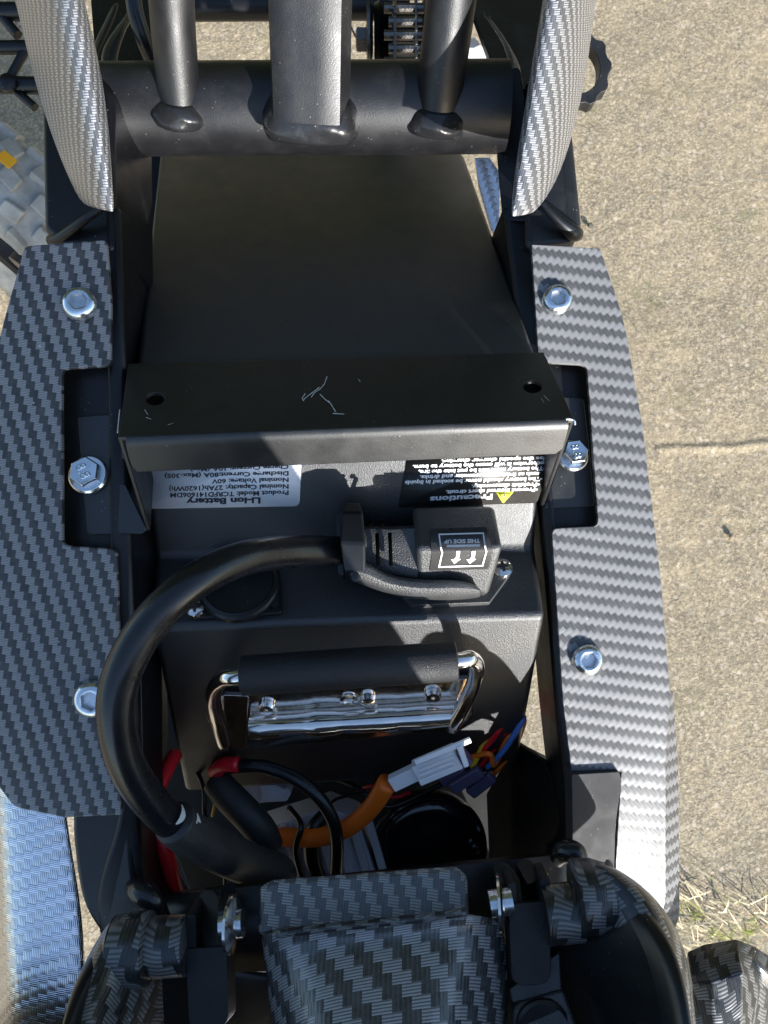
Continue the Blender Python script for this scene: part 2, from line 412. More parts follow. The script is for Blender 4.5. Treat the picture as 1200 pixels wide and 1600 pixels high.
# dead grass that grows out of the slab edge, lower right
def build_grass():
    V, Fc = [], []
    def blade(c, ang, L, lift, wd):
        d = Vector((math.cos(ang), math.sin(ang), 0)); s = Vector((-d.y, d.x, 0)); b = len(V)
        for k in range(5):
            t = k / 4; q = c + d * (L * t) + Vector((0, 0, .004 + lift * math.sin(t * 2.2))) + s * (math.sin(t * 3 + ang * 3) * L * .02)
            ww = wd * (1 - .8 * t); V.extend([q - s * ww, q + s * ww + Vector((0, 0, ww * .6))])
        for k in range(4): Fc.append((b + 2 * k, b + 2 * k + 1, b + 2 * k + 3, b + 2 * k + 2))
    for (px, py, n, sp) in ((1150, 1436, 36, .04), (1200, 1460, 50, .05), (1090, 1466, 60, .03), (1066, 1404, 20, .014), (1100, 1420, 18, .02)):
        c0 = ground_at(px, py)
        for _ in range(n):
            c = c0 + Vector((random.gauss(0, sp), random.gauss(0, sp * .5), 0))
            blade(c, random.uniform(0, 6.28) if random.random() < .25 else random.gauss(2.85, .3), random.uniform(.012, .065), random.uniform(.001, .008), random.uniform(.0006, .0018))
    m, nt, b = mat_new('dry_grass'); co = obj_co(nt); n1 = noise(nt, co, 30, 3)
    c = mixc(nt, mapr(nt, n1, .50, .62, 0, 1), (.72, .60, .38), (.32, .33, .07)); nt.links.new(c, b.inputs['Base Color']); b.inputs['Roughness'].default_value = .6
    o = make('dry_grass', V, Fc, m, None, cspace=False, kind='stuff')
    o['label'] = 'dead straw and green grass growing at the concrete edge'; o['category'] = 'grass'
build_grass()
def clod(px, py, r, col, label, name='pebble'):
    c = ground_at(px, py, r * .4); bm = bmesh.new(); bmesh.ops.create_icosphere(bm, subdivisions=2, radius=r)
    for v in bm.verts: v.co *= random.uniform(.75, 1.15); v.co.z *= .6
    V = [v.co + c for v in bm.verts]; Fc = [tuple(q.index for q in f.verts) for f in bm.faces]; bm.free()
    o = make(name, V, Fc, paint('stone', col, .8, dust=0, grain=.6, grain_scale=600), None, cspace=False)
    o['label'] = label; o['category'] = 'pebble'
clod(922, 352, .0055, (.07, .065, .05), 'dark dirt clod on the concrete just right of the black frame corner')
clod(1143, 838, .005, (.24, .19, .13), 'small brown pebble on the concrete below the slab crack')

def build_sky_blocker():  # added out of view so the satin black metal reflects dark, not sky
    rng = np.random.RandomState(3); n = 26000
    x = rng.uniform(-6, 6, n); z = rng.uniform(0, 5.4, n)
    y = 2.75 + .22 * np.sin(x * 1.7 + 1) + .25 * smooth_noise(x + 20, z, 1.6, 8) + .35 * smooth_noise(x + 20, z, .7, 9) + rng.uniform(-.06, .10, n) + .05 * z
    top = rng.rand(n) < .12; z = np.where(top, 5.3 + rng.uniform(-.1, .25, n), z); y = np.where(top, rng.uniform(2.9, 3.9, n), y)
    V, Fc = [], []
    for i in range(n):
        c = Vector((x[i], y[i], z[i])); u = Vector(rng.normal(size=3)).normalized(); w_ = u.cross(Vector(rng.normal(size=3))).normalized(); L = rng.uniform(.03, .07); k = len(V)
        V += [c - u * L, c + w_ * L * .4, c + u * L, c - w_ * L * .4]; Fc.append((k, k + 1, k + 2, k + 3))
    m, nt, b = mat_new('sky_blocker_leaf'); co = obj_co(nt)
    nt.links.new(mixc(nt, mapr(nt, noise(nt, co, 9, 3), .35, .65, 0, 1), (.030, .036, .026), (.055, .062, .045)), b.inputs['Base Color']); b.inputs['Roughness'].default_value = .7; b.inputs['Specular IOR Level'].default_value = .2
    t = thing('sky_blocker_hedge', 'added dark hedge out of view that keeps bright sky out of the black metal', 'hedge', (0, 3.2, 0))
    make('sky_blocker_leaves', V, Fc, m, t, cspace=False, kind='stuff', smooth=180)
    # solid core of the added hedge, so no sky shows through
    xs = np.linspace(-6, 6, 60); zs = np.linspace(0, 5.3, 28); V = []
    for zz in zs:
        for xx in xs: V.append(Vector((xx, 2.95 + .22 * math.sin(xx * 1.7 + 1) + .05 * zz + rng.uniform(0, .1), zz)))
    for xx in xs: V.append(Vector((xx, 3.9, 5.35)))
    for xx in xs: V.append(Vector((xx, 4.0, 0)))
    q = 60; Fc = [(i * q + j, i * q + j + 1, (i + 1) * q + j + 1, (i + 1) * q + j) for i in range(29) for j in range(q - 1)]
    make('sky_blocker_core', V, Fc, paint('sky_blocker_twig', (.012, .016, .008), .9, dust=0, spec=.1), t, cspace=False)
build_sky_blocker()

# ------------------------------------------------------------------ the motorbike
bike = thing('electric_motorbike', 'black electric motorbike with carbon weave panels and its seat lifted over the open battery bay', 'motorbike', ground_at(560, 800))
Z = Vector((0, 0, 1))

# cross tube and the three tubes welded to it
CT = .425
tube('cross_tube', [(160, 172, CT), (790, 168, CT)], .0238, M['tube'], bike, seg=48, smooth_path=False)
tube('frame_tube', [(262, -260, .33), (268, 0, .375), (283, 182, .415)], [.0112, .0112, .0112], M['tube'], bike, seg=32)
tube('frame_tube', [(730, -260, .33), (705, 0, .375), (680, 192, .418)], [.0125, .0125, .0125], M['tube'], bike, seg=32)
rp = []
for k in range(24):                                                     # rounded square section
    a = 2 * math.pi * k / 24 + math.pi / 4; c_, s_ = math.cos(a), math.sin(a)
    f = (abs(c_) ** 6 + abs(s_) ** 6) ** (-1 / 6); rp.append((c_ * f, s_ * f))
tube('square_tube', [(486, -240, .32), (486, 0, .365), (486, 186, .403)], .0185, M['tube'], bike, seg=24, prof=None) if False else None
q = [P(488, -240, .33), P(486, 0, .372), P(487, 185, .402)]
V, Fc, U = tube_geo(q, .0192, 24, True, rp); make('square_tube', V, Fc, M['tube'], bike, uvs=U, smooth=50)
def weld_skirt(A, B, r0, grow, prof=None, spin=0, bottom=1.0):
    """a flared, uneven fillet of weld metal round the foot of a tube that runs from B (up) to A (inside the joint)"""
    ax = (B - A).normalized(); n = 16; path = [A + (B - A) * (i / (n - 1)) for i in range(n)]
    V, Fc, U = tube_geo(path, 1.0, 48, True, None)
    V2 = []
    for i in range(n):
        t = i / (n - 1); g = grow * (math.sin(math.pi * min(1, .25 + .75 * t)) ** .8 if t < 1 else 0)
        for j in range(48):
            d = (V[i * 48 + j] - path[i]).normalized(); a = 2 * math.pi * j / 48
            f = 1.0
            if prof:
                e1 = Vector((1, 0, 0)); e1 = (e1 - ax * e1.dot(ax)).normalized(); e2 = ax.cross(e1)
                f = (abs(d.dot(e1)) ** 6 + abs(d.dot(e2)) ** 6) ** (-1 / 6)
            rip = 1 + .14 * abs(math.sin(a * 10 + spin + t * 3)) + .12 * math.sin(a * 4 + t * 7 + spin)
            edge = 1 + .25 * math.exp(-((t - .62) / .12) ** 2) * 0
            V2.append(path[i] + d * ((r0 + .0003) * f + g * rip * edge))
    return make('weld_bead', V2, Fc, M['weld'], bike, smooth=180)
def along(a, b, t): return P(*a) + (P(*b) - P(*a)) * t
weld_skirt(along((283, 182, .415), (268, 0, .375), -.04), along((283, 182, .415), (268, 0, .375), .17), .0112, .0050, spin=1)
weld_skirt(along((680, 192, .418), (705, 0, .375), -.04), along((680, 192, .418), (705, 0, .375), .17), .0124, .0052, spin=4)
weld_skirt(P(487, 202, .412), P(486.8, 148, .400), .0192, .0056, prof=True, spin=2)
# end plates where the cross tube meets the frame sides
slab('frame_plate', [(128, 95, .43), (178, 108, .42), (192, 240, .425), (196, 340, .40), (150, 345, .40), (120, 200, .42)], .012, M['frame'], bike, r=14, bevel=.002)
slab('frame_plate', [(775, 118, .43), (812, 100, .42), (835, 240, .43), (836, 345, .41), (785, 345, .42), (776, 240, .43)], .012, M['frame'], bike, r=14, bevel=.002)

# outer box sections below the shrouds
def gusset(rows, name='frame_gusset'):
    return loft(name, rows, M['frame'], bike, solid=.004, sub=2)
slab('frame_gusset', [(62, 120, .400, 0), (150, 110, .40, 0), (176, 140, .395, 0), (176, 392, .378, 0), (96, 386, .385, 6), (66, 358, .388, 8)], .05, M['frame'], bike, r=1, bevel=.004, seg=4)
slab('frame_gusset', [(822, 120, .42, 0), (880, 130, .42, 0), (897, 215, .415, 10), (911, 355, .412, 12), (898, 380, .412, 6), (822, 388, .408, 0)], .05, M['tube'], bike, r=1, bevel=.004, seg=4)
# raised crease bars on the gussets
tube('frame_rib', [(168, 318, .372), (130, 345, .377), (94, 372, .387), (80, 376, .392)], [.002, .0022, .003, .003], M['frame'], bike, seg=14, smooth=180)
tube('frame_rib', [(846, 315, .40), (868, 340, .403), (893, 362, .408), (901, 366, .413)], [.002, .003, .0042, .004], M['frame'], bike, seg=14, smooth=180)

# rails
def rail(pts_l, pts_r, depth, name='frame_rail', m='frame', bev=.003):
    """a box section: left edge points and right edge points (px, py, d), walls go down by depth"""
    n = len(pts_l); L = [P(*a) for a in pts_l]; Rr = [P(*a) for a in pts_r]; dn = Vector((0, 0, -depth))
    V = L + Rr + [a + dn for a in L] + [a + dn for a in Rr]; Fc = []
    for i in range(n - 1):
        Fc += [(i, i + 1, n + i + 1, n + i), (i, 2 * n + i, 2 * n + i + 1, i + 1), (n + i, n + i + 1, 3 * n + i + 1, 3 * n + i), (2 * n + i, 3 * n + i, 3 * n + i + 1, 2 * n + i + 1)]
    Fc += [(0, n, 3 * n, 2 * n), (n - 1, 3 * n - 1, 4 * n - 1, 2 * n - 1)]
    return make(name, V, Fc, M[m], bike, bevel=bev, seg=3)
def dense(pts, n=6): return [tuple(a) for a in cr(pts, n)]
rail(dense([(150, 320, .385), (165, 560, .371), (170, 860, .371), (180, 1100, .371), (185, 1260, .371), (150, 1400, .375), (160, 1500, .385)]),
     dense([(186, 320, .385), (196, 560, .374), (206, 860, .374), (214, 1100, .374), (216, 1260, .374), (232, 1400, .378), (290, 1500, .385)]), .045)
rail(dense([(785, 320, .42), (815, 560, .408), (848, 860, .408), (868, 1100, .408), (885, 1260, .408), (892, 1330, .405), (870, 1450, .40)]),
     dense([(836, 320, .418), (850, 560, .405), (872, 860, .404), (892, 1100, .404), (902, 1260, .404), (960, 1350, .40), (965, 1450, .40)]), .05)
# wide lower arm, left; it bends in towards the hinge
rail(dense([(112, 1262, .378), (114, 1320, .378), (126, 1400, .378), (150, 1450, .380), (190, 1500, .385)]),
     dense([(206, 1262, .373), (205, 1320, .373), (214, 1385, .374), (244, 1432, .376), (290, 1470, .38)]), .03, 'frame_arm')
# recess plates seen through the panel notches
slab('recess_plate', [(80, 560, .3745), (182, 560, .3745), (192, 870, .3745), (80, 870, .3745)], .004, M['frame'], bike)
slab('recess_plate', [(838, 552, .4085), (930, 552, .4085), (946, 840, .4085), (856, 840, .4085)], .004, M['frame'], bike)
# inner drop walls beside the battery (left one catches a warm glow)
slab('rail_lining', [(198, 860, .380), (216, 858, .40), (250, 1000, .44), (256, 1150, .48), (236, 1250, .46), (216, 1265, .38), (210, 1000, .38)], .003, M['frame'], bike)

# carbon weave panels
dl = .362
slab('side_panel', [(38, 384, dl, 8), (166, 374, dl, 8), (173, 470, dl, 0), (172, 572, dl, 9), (96, 577, dl, 9), (97, 852, dl, 10), (182, 858, dl, 12), (188, 1100, dl, 0), (190, 1274, dl, 4),
                    (100, 1278, dl, 0), (22, 1262, dl, 10), (-40, 1180, dl, 0), (-60, 800, dl, 0), (-20, 600, dl, 0), (8, 490, dl, 20)], .0035, M['carb'], bike, r=1, uvrot=R(8), bevel=.0012, seg=3)
dr = .395
def right_panel():
    up = fillet([(830, 382, dr, 3), (938, 388, dr, 6), (975, 500, dr, 30), (1004, 665, dr, 0), (1032, 900, dr, 0), (1047, 1080, dr, 0), (1040, 1190, dr, 0)], 1)
    lo = [(893, 1205, dr, 0), (880, 1100, dr, 0), (863, 838, dr, 0)]
    inner = fillet([(893, 1204, dr, 0), (880, 1100, dr, 0), (862, 826, dr, 12), (935, 822, dr, 10), (917, 570, dr, 12), (842, 566, dr, 4), (836, 470, dr, 0)], 1)
    A = up + inner
    V = [P(*a) for a in A]; n = len(V)
    i_b = len(up) - 1; i_c = len(up)               # (1040,1190) and (893,1204)
    V += [P(1060, 1200, .412), P(1062, 1430, .428), P(1040, 1500, .436), P(1024, 1500, .418), P(1040, 1400, .409), P(960, 1500, .416), P(962, 1350, .402), P(971, 1206, dr), P(1047, 1400, .42)]
    k = n
    faces = [tuple(range(n - 0)) if False else tuple(list(range(n)))]
    faces = [tuple(list(range(i_b + 1)) + [k + 7] + list(range(i_c, n)))]
    faces += [(k + 7, i_b, k + 4, k + 3, k + 5, k + 6)]          # lit lower sheet
    # rolled outer edge
    faces += [(i_b, k + 0, k + 1, k + 4), (k + 4, k + 1, k + 2, k + 3)]
    V.append(P(1052, 1080, .412)); faces += [(i_b - 1, n + 9, k + 0, i_b)]
    return make('side_panel', V, faces, M['carb_r'], bike, solid=.0035, bevel=.0010, seg=3, face_cam=True, uvrot=R(-37))
right_panel()
slab('frame_flap', [(893, 1210, .392), (968, 1206, .392), (972, 1222, .396), (962, 1290, .399), (960, 1370, .402), (895, 1370, .402)], .012, M['flap'], bike, r=4, bevel=.001)

# shrouds: tapering curved shells near the tank
loft('tank_shroud', [
    [(-30, -170, .36), (18, -170, .31), (62, -170, .285), (92, -170, .282), (100, -170, .31)],
    [(17, -10, .37), (50, -5, .318), (84, -3, .290), (123, 0, .286), (134, 0, .312)],
    [(42, 105, .37), (76, 103, .322), (105, 101, .294), (143, 100, .289), (162, 102, .322)],
    [(75, 212, .368), (102, 208, .325), (126, 204, .300), (160, 200, .294), (175, 202, .318)],
    [(105, 285, .362), (124, 282, .33), (143, 280, .307), (172, 276, .300), (178, 280, .316)],
    [(126, 322, .35), (138, 326, .33), (153, 330, .312), (181, 334, .305), (181, 334, .314)]],
    M['carb_hi'], bike, solid=.003, sub=2, uvrot=R(180))
loft('tank_shroud', [
    [(972, -170, .42), (935, -170, .35), (905, -170, .335), (880, -170, .33), (868, -170, .35)],
    [(934, -5, .42), (910, -3, .355), (886, -2, .338), (853, 0, .332), (846, 0, .352)],
    [(924, 100, .42), (900, 100, .36), (872, 100, .341), (835, 100, .335), (828, 100, .352)],
    [(900, 212, .41), (880, 208, .365), (856, 204, .345), (818, 200, .338), (812, 200, .352)],
    [(873, 288, .40), (860, 285, .37), (838, 284, .348), (805, 280, .342), (801, 280, .352)],
    [(838, 334, .36), (831, 337, .355), (818, 339, .348), (797, 340, .345), (796, 340, .35)]],
    M['carb_hi'], bike, solid=.003, sub=2, uvrot=R(180))
# lower fairings below, seen past the rails and at the lower left
loft('lower_fairing', [
    [(-70, 1180, .47), (-36, 1185, .425), (-16, 1186, .402), (-4, 1187, .395), (50, 1190, .393), (98, 1200, .394)],
    [(-65, 1290, .47), (-30, 1290, .425), (-8, 1290, .402), (4, 1290, .395), (60, 1290, .392), (104, 1290, .393)],
    [(-62, 1380, .47), (-24, 1380, .425), (-4, 1380, .402), (8, 1380, .394), (70, 1380, .391), (122, 1380, .392)],
    [(-58, 1480, .47), (-18, 1480, .42), (2, 1480, .400), (14, 1480, .392), (80, 1480, .389), (134, 1480, .390)],
    [(-54, 1600, .46), (-12, 1600, .415), (12, 1600, .396), (24, 1600, .388), (90, 1600, .385), (134, 1600, .386)],
    [(-30, 1760, .46), (20, 1760, .41), (38, 1760, .392), (50, 1760, .384), (96, 1760, .380), (134, 1760, .382)]],
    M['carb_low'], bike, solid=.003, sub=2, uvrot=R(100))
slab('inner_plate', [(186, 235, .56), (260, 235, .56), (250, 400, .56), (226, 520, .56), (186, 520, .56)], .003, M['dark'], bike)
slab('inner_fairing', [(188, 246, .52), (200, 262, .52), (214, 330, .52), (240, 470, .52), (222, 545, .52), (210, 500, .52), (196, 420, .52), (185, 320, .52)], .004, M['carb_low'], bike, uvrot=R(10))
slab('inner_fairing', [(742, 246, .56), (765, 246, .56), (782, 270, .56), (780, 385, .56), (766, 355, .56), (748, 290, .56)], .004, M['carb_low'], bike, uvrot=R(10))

# screws
def screw_mesh():
    r = .0083; V, Fc = [], []
    prof = [(r, 0), (r * 1.0, .0012), (r * .93, .003), (r * .80, .0043), (r * .62, .0050), (r * .56, .0050)]
    V, Fc = lathe_geo(Vector(), Vector((0, 0, 1)), prof + [], 36)
    Fc = Fc[:-1]
    # hex socket sunk into the dome
    b = len(V); m = len(prof) - 1
    hx = []
    for j in range(36):
        a = 2 * math.pi * j / 36; k = r * .46 / math.cos((a % (math.pi / 3)) - math.pi / 6); hx.append((k * math.cos(a), k * math.sin(a)))
    V += [Vector((x, y, .0048)) for x, y in hx] + [Vector((x * .93, y * .93, .0020)) for x, y in hx]
    for j in range(36):
        k = (j + 1) % 36; Fc += [(m * 36 + j, m * 36 + k, b + k, b + j), (b + j, b + k, b + 36 + k, b + 36 + j)]
    Fc.append(tuple(b + 36 + j for j in range(36)))
    me = bpy.data.meshes.new('button_screw'); me.from_pydata(V, [], Fc); me.materials.append(M['zinc']); me.materials.append(M['socket'])
    for p in me.polygons:
        if all(i >= b for i in p.vertices): p.material_index = 1
    bm = bmesh.new(); bm.from_mesh(me); bmesh.ops.recalc_face_normals(bm, faces=bm.faces[:]); bm.to_mesh(me); bm.free()
    for p in me.polygons: p.use_smooth = True
    me.set_sharp_from_angle(angle=R(40)); return me
SCREW = screw_mesh()
RW = MC.to_3x3()
def put(me, name, c, nrm, parent, s=1, spin=0, label=None):
    o = link(name, me, parent, MC @ c, label)
    o.rotation_euler = ((RW @ nrm.normalized()).to_track_quat('Z', 'Y') @ Matrix.Rotation(spin, 3, 'Z').to_quaternion()).to_euler(); o.scale = (s, s, s)
    return o
for (px, py, d, s, nx, ny, sp) in ((126, 476, dl, 1.02, .12, .18, 0), (146, 1091, dl, 1.10, .10, -.05, .2), (870, 469, dr, .98, .0, .12, .3), (917, 1030, dr, 1.0, .0, .03, .1)):
    put(SCREW, 'button_screw', P(px, py, d), Vector((nx, ny, 1)), bike, s, sp)
def hexbolt(c, nrm, parent, s=1.0, spin=0.3, name='flange_bolt'):
    n = nrm.normalized(); x = (Vector((math.cos(spin), math.sin(spin), 0))); x = (x - n * x.dot(n)).normalized(); y = n.cross(x)
    parts = [lathe_geo(c, n, [(.0098 * s, 0), (.0098 * s, .0012 * s), (.0088 * s, .0024 * s), (.007 * s, .0026 * s)], 36)]
    hv = lambda r, h: [c + n * h + (x * math.cos(a) + y * math.sin(a)) * r for a in [math.pi / 3 * k for k in range(6)]]
    rings = [hv(.0076 * s, .0015 * s), hv(.0076 * s, .0068 * s), hv(.0069 * s, .0075 * s), hv(.0060 * s, .0073 * s)]
    V = sum(rings, []); Fc = []
    for i in range(3):
        for j in range(6): k = (j + 1) % 6; Fc.append((i * 6 + j, i * 6 + k, (i + 1) * 6 + k, (i + 1) * 6 + j))
    Fc.append(tuple(18 + j for j in range(6))); Fc.append(tuple(range(6))[::-1])
    V, Fc = join_geo(parts + [(V, Fc)])
    o = make(name, V, Fc, M['zinc'], parent, bevel=.0002)
    return o, c + n * .0074 * s, x, y, n
# text as flat mesh
def text_geo(s, size=1, bold=0.0):
    cu = bpy.data.curves.new('t', 'FONT'); cu.body = s; cu.size = size; cu.offset = bold; cu.resolution_u = 2
    o = bpy.data.objects.new('t', cu); COL.objects.link(o); dg = bpy.context.evaluated_depsgraph_get(); dg.update()
    me = bpy.data.meshes.new_from_object(o.evaluated_get(dg)); V = [v.co.copy() for v in me.vertices]; Fc = [tuple(p.vertices) for p in me.polygons]
    bpy.data.objects.remove(o); bpy.data.curves.remove(cu); bpy.data.meshes.remove(me)
    return V, Fc
def text_px(s, x0, y0, x1, y1, cap, pl, off, bold=.012, lean=0):
    """upside-down line from its first letter (x0, y0) at the right to its last at (x1, y1)"""
    V, Fc = text_geo(s, 1, bold); xs = [v.x for v in V]; a, b = min(xs), max(xs)
    out = []
    for v in V:
        t = (v.x - a) / (b - a); px = x0 + (x1 - x0) * t - lean * v.y / .72 ; py = y0 + (y1 - y0) * t + v.y / .72 * cap
        out.append(on(px, py, pl, off))
    return out, Fc

# ---- bracket over the battery
br = link('battery_bracket', None, bike, Vector(bike.location)) if False else None
def bracket():
    V = [P(200, 568, .372), P(850, 550, .376), P(897, 655, .341), P(185, 682, .334),         # top 0-3
         P(203, 733, .347), P(214, 739, .348), P(868, 711, .353), P(881, 704, .352),         # flap bottom 4-7
         P(192, 694, .3355), P(891, 664, .3425)]                                             # flap top corners
    def rnd(a, b, c, n=4): return [a * (1 - t) ** 2 + b * 2 * t * (1 - t) + c * t * t for t in [i / n for i in range(n + 1)]]
    # the roll from top into flap
    lt, rt = P(196, 683, .3335), P(888, 655, .3405)
    l2, r2 = P(195, 697, .3355), P(889, 669, .3425)
    fl = [lt, P(194, 691, .334), l2, P(206, 727, .346), P(215, 737, .3475), P(868, 709, .3535), P(879, 700, .352), r2, P(890, 663, .341), rt]
    T = [P(200, 568, .372), P(850, 550, .376), P(897, 655, .341), P(185, 683, .334)]
    # top sheet with two drilled holes: built as ring strips
    def hole(cx, cy, r0=15, ry=10, n=20):
        pl = plane(T[0], T[1], T[3]); return [on(cx + r0 * math.cos(a), cy + ry * math.sin(a), pl) for a in [2 * math.pi * k / n for k in range(n)]]
    return T, fl, hole
T, FL, hole = bracket()
pl_top = plane(T[0], T[1], T[3])
T[2] = on(897, 655, pl_top)
def bracket_top():
    bm = bmesh.new()
    outer = [bm.verts.new(v) for v in [T[0], T[1], T[2], on(888, 656, pl_top), on(196, 683, pl_top), T[3]]]
    E = [bm.edges.new((outer[i], outer[(i + 1) % len(outer)])) for i in range(len(outer))]
    for cx, cy in ((242, 623), (832, 604)):
        h = [bm.verts.new(v) for v in hole(cx, cy)]; E += [bm.edges.new((h[i], h[(i + 1) % 20])) for i in range(20)]
    bmesh.ops.triangle_fill(bm, edges=E, use_beauty=True)
    # drop any triangle that fills a hole
    for f in list(bm.faces):
        c = f.calc_center_median(); q = project(c)
        for cx, cy in ((242, 623), (832, 604)):
            if ((q[0] - cx) / 15) ** 2 + ((q[1] - cy) / 10) ** 2 < .9: bm.faces.remove(f); break
    bm.verts.index_update(); V = [v.co.copy() for v in bm.verts]; Fc = [tuple(v.index for v in f.verts) for f in bm.faces]; bm.free()
    # rolled front edge + flap
    steps = []
    a0, b0 = on(196, 683, pl_top), on(888, 656, pl_top)
    rows = [(a0, b0), (P(196, 688, .3334), P(889, 661, .3404)), (P(196, 693, .3339), P(889, 666, .3409)), (P(197, 699, .3352), P(888, 672, .3422)), (P(199, 708, .3376), P(886, 681, .3444)), (P(205, 728, .3428), P(880, 701, .3488)), (P(214, 738, .3452), P(868, 710, .3512))]
    k = len(V); V += [v for r_ in rows for v in r_]
    for i in range(len(rows) - 1): Fc.append((k + 2 * i, k + 2 * i + 1, k + 2 * i + 3, k + 2 * i + 2))
    return V, Fc
V, Fc = bracket_top()
bracket_o = make('battery_bracket', V, Fc, M['bracket'], bike, solid=.0022, bevel=.0004, face_cam=True, smooth=70, label='black folded steel bracket with scratched top')
def leg(ft, fb, bb, bt, th):
    V, Fc = prism_geo([ft, fb, bb, bt], [v + th for v in (ft, fb, bb, bt)]); make('bracket_side', V, Fc, M['bracket'], bracket_o, bevel=.0008, seg=3)
leg(P(184, 685, .3345), P(229, 830, .374), P(240, 640, .42), P(200, 569, .372), Vector((.0022, 0, 0)))
leg(P(898, 657, .3415), P(850, 792, .405), P(826, 600, .44), P(850, 551, .376), Vector((-.0022, 0, 0)))
tl = .3722
slab('mounting_tab', [(121, 651, tl, 5), (186, 646, tl, 0), (196, 716, tl, 0), (172, 718, tl, 4), (172, 752, tl, 5), (196, 757, tl, 3), (230, 828, tl, 6), (222, 834, tl, 3), (136, 836, tl, 9), (128, 740, tl, 0)], .0021, M['bracket'], bracket_o, r=1, bevel=.0006)
tr_ = .4055
slab('mounting_tab', [(868, 620, tr_, 0), (912, 622, tr_, 7), (920, 690, tr_, 0), (929, 791, tr_, 4), (850, 795, tr_, 4), (874, 720, tr_, 0)], .0021, M['bracket'], bracket_o, r=1, bevel=.0008)
for c, n, s, sp in ((P(139, 742, .3715), Vector((.02, .22, 1)), 1.0, .5), (P(893, 712, .4045), Vector((.16, .30, 1)), .93, .2)):
    bo, top, bx, by, bn = hexbolt(c, n, bike, s, sp)
    Vt, Ft = text_geo('8.8', 1, .0); cx = sum(v.x for v in Vt) / len(Vt)
    rot = R(-62) if c.x < 0 else R(-80)
    ex = Vector((math.cos(rot), math.sin(rot), 0)); ex = (ex - bn * ex.dot(bn)).normalized(); ey = bn.cross(ex)
    Vq = [top + ex * ((v.x - cx) * .0068) + ey * ((v.y - .35) * .0068) for v in Vt]
    b2 = [v - bn * .0002 for v in Vq]
    make('bolt_marking', [v + bn * .0003 for v in Vq], Ft, M['stamp'], bo, solid=.0004)
# scratch on the bracket
def strokes(name, lines, w_, pl, off, mat, parent):
    V, Fc = [], []
    for ln in lines:
        for (a, b) in zip(ln[:-1], ln[1:]):
            d = Vector((b[0] - a[0], b[1] - a[1])).normalized(); s = Vector((-d.y, d.x)) * w_; k = len(V)
            V += [on(a[0] - s.x, a[1] - s.y, pl, off), on(a[0] + s.x, a[1] + s.y, pl, off), on(b[0] + s.x * .7, b[1] + s.y * .7, pl, off), on(b[0] - s.x * .7, b[1] - s.y * .7, pl, off)]
            Fc.append((k, k + 1, k + 2, k + 3))
    return make(name, V, Fc, mat, parent, face_cam=True)
strokes('scratch', [[(511, 588), (507, 600), (500, 608), (492, 613), (486, 621)], [(499, 605), (490, 612), (478, 621), (473, 626)], [(477, 615), (472, 622), (475, 627)],
                    [(500, 616), (508, 624), (517, 631), (521, 638), (525, 644)], [(520, 646), (538, 647)], [(513, 626), (518, 632)]], .7, pl_top, .0003, M['scratch'], bracket_o)

for ln in ([(262, 664), (271, 661)], [(226, 640), (231, 648)], [(228, 652), (236, 655)], [(850, 618), (858, 626)], [(846, 622), (850, 630)], [(560, 592), (563, 597)]):
    strokes('scratch', [ln], random.uniform(.25, .5), pl_top, .0003, M['scratch'], bracket_o)
tube('worn_edge', [(884, 654.5, .3398), (892, 655, .3404), (897.5, 658, .3408), (898.5, 664, .3414)], .0005, M['stamp'], bracket_o, seg=8, smooth=180)
tube('worn_edge', [(187, 640, .3465), (185, 660, .3405), (183.5, 676, .3355)], .00022, M['scratch'], bracket_o, seg=6, smooth=180)

# ------------------------------------------------------------------ battery pack
bat = thing('battery_pack', 'black metal battery pack with printed labels and a chrome handle inside the open frame', 'battery', MC @ P(530, 900, .50))
RWS = [((250, 236, .52), (725, 241, .52)), ((215, 560, .385), (838, 550, .385)), ((212, 636, .374), (850, 622, .374)), ((242, 868, .412), (836, 856, .412)),
       ((238, 982, .388), (852, 962, .388)), ((290, 1236, .472), (806, 1205, .472)), ((310, 1200, .60), (790, 1170, .60)), ((270, 236, .60), (700, 241, .60))]
V = [P(*a) for a, b in RWS] + [P(*b) for a, b in RWS]; n = len(RWS)
Fc = [(i, (i + 1) % n, n + (i + 1) % n, n + i) for i in range(n)] + [tuple(range(n))[::-1], tuple(range(n, 2 * n))]
case = make('battery_case', V, Fc, M['battery'], bat, bevel=.0035, seg=4)
pl_plate = plane(P(*RWS[0][0]), P(*RWS[0][1]), P(*RWS[1][0]))
pl_f = plane(P(*RWS[2][0]), P(*RWS[2][1]), P(*RWS[3][0]))
pl_s = plane(P(*RWS[3][0]), P(*RWS[3][1]), P(*RWS[4][0]))
pl_l = plane(P(*RWS[4][0]), P(*RWS[4][1]), P(*RWS[5][0]))
def onslab(name, pts, pl, off, thick, mat, parent, r=0, bevel=.0003, **k):
    q = fillet([(a[0], a[1], 0) + tuple(a[2:]) for a in pts], r)
    return make(name, [on(a[0], a[1], pl, off) for a in q], [tuple(range(len(q)))], mat, parent, solid=thick, bevel=bevel, face_cam=True, **k)
onslab('scuff_mark', [(490, 452), (498, 448), (505, 458), (500, 461)], pl_plate, .0002, .0001, M['scratch'], bat, bevel=0)
strokes('scratch', [[(313, 428), (318, 436), (327, 447)]], .7, pl_plate, .0003, M['scratch'], bat)
strokes('scratch', [[(508, 286), (513, 290)]], .7, pl_plate, .0003, M['scratch'], bat)
wl = onslab('spec_label', [(214, 700, 0), (472, 690, 0), (468, 791, 9), (231, 795, 9)], pl_f, .0004, .0003, M['label_w'], bat, r=9, bevel=0, label='white specification label printed upside down')
